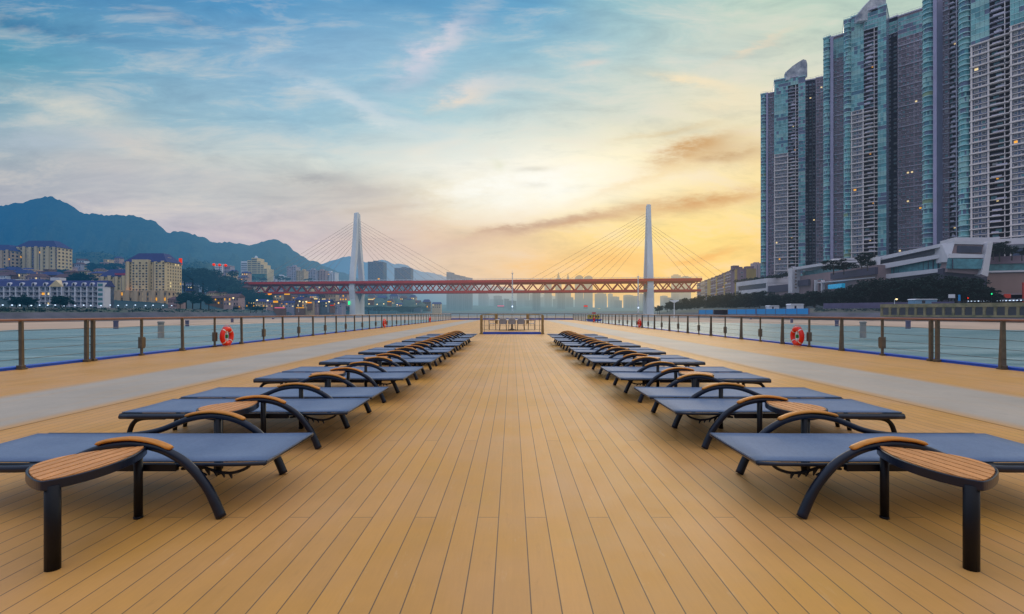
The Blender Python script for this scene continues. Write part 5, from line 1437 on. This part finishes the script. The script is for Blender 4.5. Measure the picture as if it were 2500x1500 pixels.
for i in range(6):
    p = 2326 + i * 13
    qpart('mullion', M_malld, [(p, 632, YB - 1), (p + 1.3, 632, YB - 1), (p + 1.3, 656, YB - 1), (p, 656, YB - 1)], .6, -1.0)

root = thing('retail_block', 'mauve and tan stone block at the right edge beside the road', 'building', (0, 0, 0))
qpart('wall', M_tan, [(2404, 668, 240), (2620, 664, 232), (2620, 760, 232), (2404, 760, 240)], 30)
qpart('wall', M_mauve, [(2412, 628, 242), (2620, 618, 234), (2620, 640, 234), (2412, 645, 242)], 30)
qpart('window_band', M_wteal, [(2412, 645, 242), (2620, 640, 234), (2620, 660, 234), (2412, 662, 242)], 28, 1)
qpart('ledge', M_mallc, [(2404, 662, 240), (2620, 657, 232), (2620, 661, 232), (2404, 666, 240)], 32, -1)
qpart('shop_front', M_recess, [(2380, 722, 233), (2620, 718, 226), (2620, 742, 226), (2380, 742, 233)], 3, 0)
qpart('awning', M_mallw, [(2345, 719, 231), (2620, 712, 224), (2620, 717, 224), (2345, 723, 231)], 6, 0)
qpart('banner', mat('orange_banner', srgb(225, 60, 36), .5, haze=.5, noise=(1, .1)), [(2452, 718, 225), (2468, 718, 224.6), (2468, 728, 224.6), (2452, 728, 225)], .5, -2)
qpart('banner', mat('red_sign', srgb(190, 50, 40), .5, haze=.5, noise=(1, .1)), [(2497, 690, 224), (2503, 690, 224), (2503, 738, 224), (2497, 738, 224)], .5, -3)
qpart('terrace_slab', M_mallc, [(2440, 584, 262), (2640, 572, 250), (2640, 590, 250), (2440, 598, 262)], 20)
qpart('terrace_slab', M_mallc, [(2330, 580, 270), (2440, 580, 262), (2440, 592, 262), (2330, 592, 270)], 16)
root = thing('podium_terrace', 'stacked pale terrace slabs below the middle tower', 'building', (0, 0, 0))
for i in range(4):
    qpart('slab', M_mallc, [(2035 + i * 6, 632 + i * 6, 330), (2150, 628 + i * 6, 318), (2150, 632 + i * 6, 318), (2035 + i * 6, 636 + i * 6, 330)], 20, -i * .8)
qpart('slab', M_mallw, [(2040, 652, 334), (2160, 648, 322), (2160, 690, 322), (2040, 690, 334)], 16)

# ochre and mauve apartment row
root = thing('apartment_row', 'ochre and mauve apartment row stepping down beside the bridge', 'apartment block', (0, 0, 0))
segs = [(1702, 640), (1716, 610), (1729, 585), (1742, 560), (1750, 545), (1762, 524), (1771, 510), (1783, 490), (1791, 478)]
colr = [M_mauve, M_mauve, M_ochre, M_mauve, M_ochre, M_mauve, M_ochre, M_mauve, M_ochre]
seg2 = [(1702, 680), (1712, 652), (1722, 626), (1728, 612), (1736, 594), (1749, 568), (1752, 562), (1768, 530), (1771, 524), (1787, 494), (1800, 478)]
col2 = [M_mauve, M_cream2, M_mauve, M_ochre, M_mauve, M_ochre, M_mauve, M_ochre, M_mauve, M_ochre]
for i in range(len(seg2) - 1):
    a, b = seg2[i], seg2[i + 1]
    top = EYE + 109 * 478 / F
    mb = MB(); p0 = Vector((WX(*a), a[1])); p1 = Vector((WX(*b), b[1])); L = (p1 - p0).length; d = (p1 - p0) / L; n = Vector((-abs(d.y), -abs(d.x)))
    pro = .8 if col2[i] in (M_ochre, M_cream2) else 0
    zt_ = top - (len(seg2) - i) * .35
    mb.obox(p0, d, n, L, (-16, pro), 3, zt_); w_ = mb.build('wall', col2[i], root)
    mb = MB(); mb.obox(p0, d, n, L, (-14, pro + .5), zt_ + .01, zt_ + .6); mb.obox(p0 + d * L * .3, d, n, L * .4, (-8, -3), zt_ + .6, zt_ + 2.6); mb.build('roof', M_mauve, root)
    if col2[i] is M_mauve or i < 3:
        rz = math.atan2(d.y, d.x); fl = 10; fh = (zt_ - 12) / fl; nc = max(1, int(L / 7))
        for f in range(fl):
            sl = MB(); sl.obox(p0, d, n, L, (0, pro + 1.1), 12 + f * fh, 12 + f * fh + .9); sl.build('balcony', M_lil if (i + f) % 3 else M_mauve, root)
            for c in range(nc):
                q = p0 + d * (L * (c + .5) / nc) + n * (pro + .05)
                me, _ = window_mesh(min(3.2, L / nc * .6), fh * .45, pick(random, .04), M_lil); o = link('window', me, root, (q.x, q.y, 12 + f * fh + fh * .62)); o.rotation_euler = (0, 0, rz + PI if n.x * d.y - n.y * d.x > 0 and False else rz)
top = EYE + 109 * 478 / F
for (a, b, zz, m) in ((1800, 1822, 0, M_mauve), (1822, 1846, .5, M_ochre)):
    mb = MB(); x0, x1 = WX(a, 478), WX(b, 478); mb.box(x0, x1, 478, 492, 3, top + zz - 1); mb.build('wall', m, root)
    for f in range(8):
        me, _ = window_mesh(3, 1.9, pick(random, .04), M_lil)
        if m is M_mauve: link('window', me, root, ((x0 + x1) / 2, 478, 16 + f * 3.9))
mb = MB(); x0 = WX(1795, 480); mb.box(x0, x0 + 6, 484, 490, top - 1, top + 3.4); mb.box(x0 + 14, x0 + 22, 484, 490, top - 1, top + 2.6); mb.build('roof_hut', M_mauve, root)
far_tower(1840, 1862, 640, 720, 620, 'pale pink block peeping out behind the ochre apartment row', None, 'flat', M_pink)

# hoardings, viaduct, fences, kerbside things on the right bank
def hoarding(a, b, ya, yb_, label, m=M_blueh):
    o = MB(); p0, d, n, L = wallrun(o, a, b, ya, yb_, (0, .4)); 
    root = thing('hoarding', label, 'hoarding', (0, 0, 0), group='blue hoardings by the river')
    o.build('panel', m, root)
    k = max(2, int(L / 7)); pm = MB()
    for i in range(k + 1):
        pm = MB(); pm.obox(p0 + d * (L * i / k - .1), d, n, .22, (-.5, .12), WZ(yb_, a[1]) - .5, WZ(ya, a[1]) + .1); pm.build('post', M_pmv, root)
hoarding((1706, 324), (1741, 313), 757, 767, 'short blue hoarding nearest the bridge on the right bank')
hoarding((1777, 302), (1845, 281), 756, 767, 'middle blue hoarding on the right bank')
hoarding((1847, 280), (1974, 241), 755, 767, 'long bright blue hoarding before the riverside trees')
o = MB(); wallrun(o, (1743, 312), (1764, 306), 757, 768, (0, 5)); tag(o.build('dark_shed', M_recess), 'dark shed between two blue hoardings', 'shed')
def shed(px0, px1, yt, yb, Y, m, label):
    root = thing('shed', label, 'shed', (WX((px0 + px1) / 2, Y), Y, WZ(yb, Y))); w2 = (px1 - px0) / 2 * Y / F; h = (yb - yt) * Y / F
    mb = MB(); mb.box(-w2, w2, 0, 4, -.5, h * .8); mb.build('wall', m, root)
    mb = MB(); mb.prism([(-w2 - .3, h * .8), (w2 + .3, h * .8), (w2 * .9, h), (-w2 * .9, h)], -.3, 4.3, axis='y'); mb.build('roof', M_wht, root)
    mb = MB(); mb.box(-w2 * .4, -w2 * .1, -.06, 0, 0, h * .65); mb.build('door', M_wdk, root)
shed(2235, 2288, 730, 741, 214, M_bluep, 'long pale blue site cabin under the dark trees')
shed(1930, 1962, 742, 756, 262, M_wht, 'white site cabin behind the long blue hoarding')
shed(1878, 1902, 746, 756, 285, M_wht, 'small white tent like cabin left of the white site cabin')
o = MB(); wallrun(o, (2010, 248), (2330, 208), 741, 754, (0, .3)); tag(o.build('mauve_fence', M_pmv), 'long mauve grey fence at the foot of the dark trees', 'fence')
# concrete bridge of posts along the water
root = thing('riverside_viaduct', 'mossy concrete viaduct on short posts at the right river edge', 'viaduct', (0, 0, 0))
M_moss = mat('mossy_concrete', srgb(150, 142, 112), .9, haze=.5, noise=(.4, .3), col2=srgb(108, 110, 84))
a, b = (2150, 214), (2640, 164)
p0 = Vector((WX(*a), a[1])); p1 = Vector((WX(*b), b[1])); L = (p1 - p0).length; d = (p1 - p0) / L; n = Vector((-abs(d.y), -abs(d.x))) if False else Vector((d.y, -d.x))
if n.y > 0: n = -n
def vb(name, m, f):
    mb = MB(); f(mb); return mb.build(name, m, root)
vb('road_slab', M_moss, lambda mb: mb.obox(p0, d, n, L, (-6, .6), 3.6, 4.4))
vb('parapet', M_moss, lambda mb: mb.obox(p0, d, n, L, (.3, .5), 4.402, 5.2))
vb('back_wall', M_wall, lambda mb: mb.obox(p0, d, n, L, (-6, -3), -1, 3.59))
nn = int(L / 3.1)
for i in range(nn):
    vb('post', M_moss, lambda mb: (mb.obox(p0 + d * (i * 3.1), d, n, .8, (-.5, .3), .2, 3.59), mb.obox(p0 + d * (i * 3.1 + .55), d, n, .5, (-.4, .2), 2.9, 3.59)))
vb('base_beam', M_moss, lambda mb: mb.obox(p0, d, n, L, (-1, .8), -.6, .19))
# street things
def street_lamp(px, yt, yb, Y, label, group, lampm=M_lampb, T_shape=False, r=.12, ls=.35):
    root = thing('street_lamp', label, 'street lamp', (WX(px, Y), Y, WZ(yb, Y)), group=group); h = (yb - yt) * Y / F
    mb = MB(); mb.tube([(0, 0, -4), (0, 0, h)], [r * 1.3, r * .7], 6); mb.build('pole', M_conc, root)
    if T_shape:
        mb = MB(); mb.prism([(-3.2, h + .9), (-.4, h - .4), (.4, h - .4), (3.2, h + .9), (3.2, h + 1.4), (-3.2, h + 1.4)], -.4, .4, axis='y'); mb.build('lamp_head', M_conc, root)
    else:
        mb = MB(); mb.tube([(0, 0, h), (.8, 0, h + .25)], r * .6, 5); mb.build('bracket', M_conc, root)
        mb = MB(); mb.lathe([(.05, h - ls * .4), (ls * .8, h), (ls, h + ls * .5), (ls * .5, h + ls)], 8, (.9, 0)); mb.build('lamp', lampm, root)
street_lamp(1646, 738, 774, 330, 'tall white T shaped lamp post on the right bank', None, T_shape=True, r=.35)
rnd = random.Random(4)
for i in range(20):
    px = 4 + i * 21.5 + rnd.uniform(-4, 4)
    street_lamp(px, 746.5 + rnd.uniform(-.8, .8), 754, interp(WL, px) * 1.1, 'small white street lamp on the riverside road before the white terrace', 'white street lamps on the left riverside road', ls=.32, r=.07)
for i, (px, yt, Y) in enumerate(((625, 734, 395), (651, 735, 395), (567, 729, 370), (729, 737, 395), (745, 738, 400), (776, 738, 400), (801, 738, 400), (824, 741, 410), (899, 743, 540), (919, 744, 560), (935, 743, 560), (968, 745, 580), (1005, 747, 600))):
    street_lamp(px, yt, yt + 14, Y, 'yellow glowing street lamp on the waterfront, %s from the left' % ORD[i], 'yellow waterfront street lamps', M_lamp, ls=.75, r=.1)
# lit stalls on the waterfront
def stall(px, yt, yb, Y, w, m, label):
    if px > 1000: Y = 1250
    root = thing('lit_stall', label, 'stall', (WX(px, Y), Y, WZ(yb, Y)), group='lit stalls on the waterfront'); h = (yb - yt) * Y / F; w2 = w / 2 * Y / F
    mb = MB(); mb.box(-w2, w2, 0, 3, -6, h * .3); mb.build('counter', M_brick, root)
    mb = MB(); mb.box(-w2 * .95, w2 * .95, .5, .7, h * .3, h * .8); mb.build('lit_front', m, root)
    mb = MB(); mb.prism([(-w2 - .4, h * .8), (w2 + .4, h * .8), (0, h * 1.1)], -.5, 3.4, axis='y'); mb.build('roof', M_roofb, root)
for i, (px, yt, yb, w, m, Y) in enumerate(((577, 747, 752, 16, M_lit, 370), (672, 733, 742, 12, M_lit, 400), (755, 737, 742, 10, M_orl, 400), (770, 727, 733, 9, M_litw, 430), (790, 728, 736, 9, M_litw, 430), (700, 716, 722, 14, M_lit, 430), (732, 750, 754, 20, M_lit, 395), (650, 716, 722, 26, M_orl, 430), (810, 744, 748, 10, M_redl, 400), (682, 750, 754, 26, M_pnl, 390), (1075, 753, 758, 36, M_pnl, 600), (1130, 744, 748, 20, M_pnl, 620), (905, 729, 734, 14, M_litw, 560), (950, 735, 739, 10, M_lit, 560), (1225, 746, 749, 22, M_pnl, 620), (1430, 745, 751, 10, M_redl, 560), (1460, 753, 757, 12, M_litw, 560), (1480, 754, 757, 12, M_pnl, 560))):
    where = 'left of the left bridge tower' if px < 860 else 'between the two bridge towers'
    j = i if px < 860 else i - 10
    stall(px, yt, yb, Y, w, m, 'glowing waterfront stall %s, %s of its group' % (where, ORD[j]))
# red lamps and signs above the town
for px, y0, y1, Y, lab in ((522, 643, 650, 560, 'round red roof lamp, leftmost of three'), (536, 643, 651, 560, 'round dull red roof lamp, middle of three'), (551, 643, 652, 556, 'round red roof lamp, rightmost of three, on the pale block')):
    k = Y / F; root = thing('red_roof_lamp', lab, 'lamp', (WX(px, Y), Y, WZ(y1, Y)), group='red roof lamps')
    mb = MB(); mb.lathe([(.2, 0), (1.4, .8), (1.7, 1.8), (1.4, 2.8), (.2, 3.5)], 10); mb.build('globe', M_redl, root, True)
    mb = MB(); mb.tube([(0, 0, -12), (0, 0, .1)], .3, 5); mb.build('pole', M_grey, root)
root = thing('red_sign_tower', 'red vertical sign tower on the wooded left slope', 'sign', (WX(440, 540), 540, WZ(664, 540)))
mb = MB(); mb.box(-1.6, 1.6, 0, 1, 8, 16); mb.build('panel', M_redl, root)
mb = MB(); mb.box(-.4, .4, .2, .8, -6, 8); mb.build('post', M_grey, root)

# small traffic on the right bank road: cars with lamps
def car(px, py, Y, col, label, rz=0):
    root = thing('parked_car', label, 'car', (WX(px, Y), Y, WZ(py, Y)), rz, 'cars on the right bank road')
    mb = MB(); mb.prism([(-2.1, .3), (2.1, .3), (2.15, .75), (1.9, .95), (-2.0, .95), (-2.15, .7)], -.85, .85, axis='y'); mb.build('body', col, root, bevel=.06)
    mb = MB(); mb.prism([(-1.4, .95), (1.2, .95), (.7, 1.45), (-1.0, 1.45)], -.75, .75, axis='y'); mb.build('cabin', M_wdk, root)
    for (x, y) in ((-1.35, -.86), (1.35, -.86), (-1.35, .86), (1.35, .86)):
        mb = MB(); mb.prism([(x + .33 * math.cos(a * PI / 6), .33 + .33 * math.sin(a * PI / 6)) for a in range(12)], y - .1, y + .1, axis='y'); mb.build('wheel', M_black, root)
    for y in (-.6, .6):
        mb = MB(); mb.box(-2.3, -2.12, y - .22, y + .22, .5, .8); mb.build('headlight', M_lampb, root)
M_carw = mat('car_white', srgb(190, 190, 195), .3, haze=.4, noise=(3, .05)); M_carg = mat('car_grey', srgb(90, 92, 100), .3, haze=.4, noise=(3, .05))
for i, (px, py) in enumerate(((2372, 739), (2389, 739), (2409, 739), (2424, 738.5), (2442, 738), (2456, 738), (2474, 737.5), (2492, 737))):
    car(px, py, 214, (M_carw, M_carg)[i % 2], 'small %s car with lit headlamps on the right bank road, %s from the left' % (('white', 'grey')[i % 2], ORD[i]), .5)
def traffic_light(px, yt, yb, Y, m, lab):
    root = thing('traffic_light', lab, 'traffic light', (WX(px, Y), Y, WZ(yb, Y))); h = (yb - yt) * Y / F
    mb = MB(); mb.tube([(0, 0, -.5), (0, 0, h)], .12, 6); mb.build('pole', M_grey, root)
    mb = MB(); mb.box(-.35, .35, -.2, .2, h, h + 1.3); mb.build('housing', M_black, root)
    mb = MB(); mb.lathe([(.0, -.25), (.38, -.24), (.38, -.2), (0, -.19)], 10); me = mb.mesh('lamp', m); me.transform(Matrix.Rotation(PI / 2, 4, 'X')); link('lamp', me, root, (0, -.45, h + .7)); 
traffic_light(2362, 732, 744, 206, M_redl, 'traffic light showing red on the right bank')
traffic_light(2420, 722, 740, 206, M_grnl, 'traffic light showing green beside the stone block')
def panel_sign(px0, px1, yt, yb, Y, m, lab, foot=744):
    k = Y / F; root = thing('road_sign', lab, 'sign', (WX((px0 + px1) / 2, Y), Y, WZ(foot, Y))); w2 = (px1 - px0) / 2 * k
    mb = MB(); mb.box(-w2, w2, 0, .15, (foot - yb) * k, (foot - yt) * k); mb.build('panel', m, root)
    for x in (-w2 * .5, w2 * .5):
        mb = MB(); mb.tube([(x, .2, -.5), (x, .2, (foot - yt) * k * .95)], .07, 5); mb.build('post', M_grey, root)
panel_sign(2316, 2332, 719, 728, 208, M_wht, 'white rectangular sign panel beside the dark trees')
panel_sign(2340, 2345, 720, 735, 208, M_blueh, 'narrow blue vertical sign beside the white panel')
street_lamp(2184, 732, 748, 214, 'bright warm street lamp below the dark trees on the right', None, M_lamp, ls=.5)

# colourful boat by the far shore
root = thing('river_boat', 'small yellow and blue tour boat near the centre right shore', 'boat', (WX(1450, 300), 300, -4.3))
mb = MB(); mb.prism([(-4.5, 0), (4.2, 0), (5.2, 1.3), (-5.2, 1.3)], -1.5, 1.5, axis='y'); mb.build('hull', M_blue, root)
mb = MB(); mb.box(-4.0, 3.5, -1.2, 1.2, 1.3, 4.2); mb.build('cabin', mat('yellow_paint', srgb(235, 190, 40), .5, haze=.4, noise=(2, .08)), root)
mb = MB(); mb.box(-4.4, 3.9, -1.4, 1.4, 4.2, 4.5); mb.build('roof', M_redl if 0 else M_white, root)
for x in (-3, -1.2, .6, 2.2):
    mb = MB(); mb.box(x, x + 1.1, -1.28, -1.19, 2.3, 3.6); mb.build('window', M_wdk, root)
mb = MB(); mb.box(-1.5, 1, -1.3, -1.2, 4.5, 5.8); mb.build('sign_board', mat('red_board', srgb(205, 50, 60), .5, haze=.4, noise=(2, .08)), root)

# mooring posts in the water
mp_ = [(393, 788, 825, 13, M_pier, 'wide pale concrete mooring post'), (283, 785, 803, 10, M_pierd, 'violet grey mooring post near the beach'), (457, 784, 797, 8, M_pierd, 'violet grey mooring post near the beach, second'), (567, 779, 791, 6, M_pierd, 'thin violet grey mooring post'), (667, 778, 786, 5, M_pierd, 'thin far violet mooring post')]
for (px, yt, yb, wd, m, lab) in mp_:
    for sg, side in ((-1, 'left'), (1, 'right')):
        Y = 5.5 * F / (yb - HY); X = -sg * WX(px, Y)
        h = (yb - yt) * Y / F; w2 = wd / 2 * Y / F
        root = thing('mooring_post', '%s on the %s side of the ship' % (lab, side), 'mooring post', (sg * abs(WX(px, Y)), Y, -4.6), group='mooring posts in the river')
        mb = MB(); mb.lathe([(w2 * 1.05, -1), (w2, h * .5), (w2, h + .2)], 14); mb.build('shaft', m, root, False)
        mb = MB(); mb.lathe([(w2 * 1.15, h + .2), (w2 * 1.15, h + .5), (w2 * .9, h + .6)], 14); mb.build('cap', m, root)
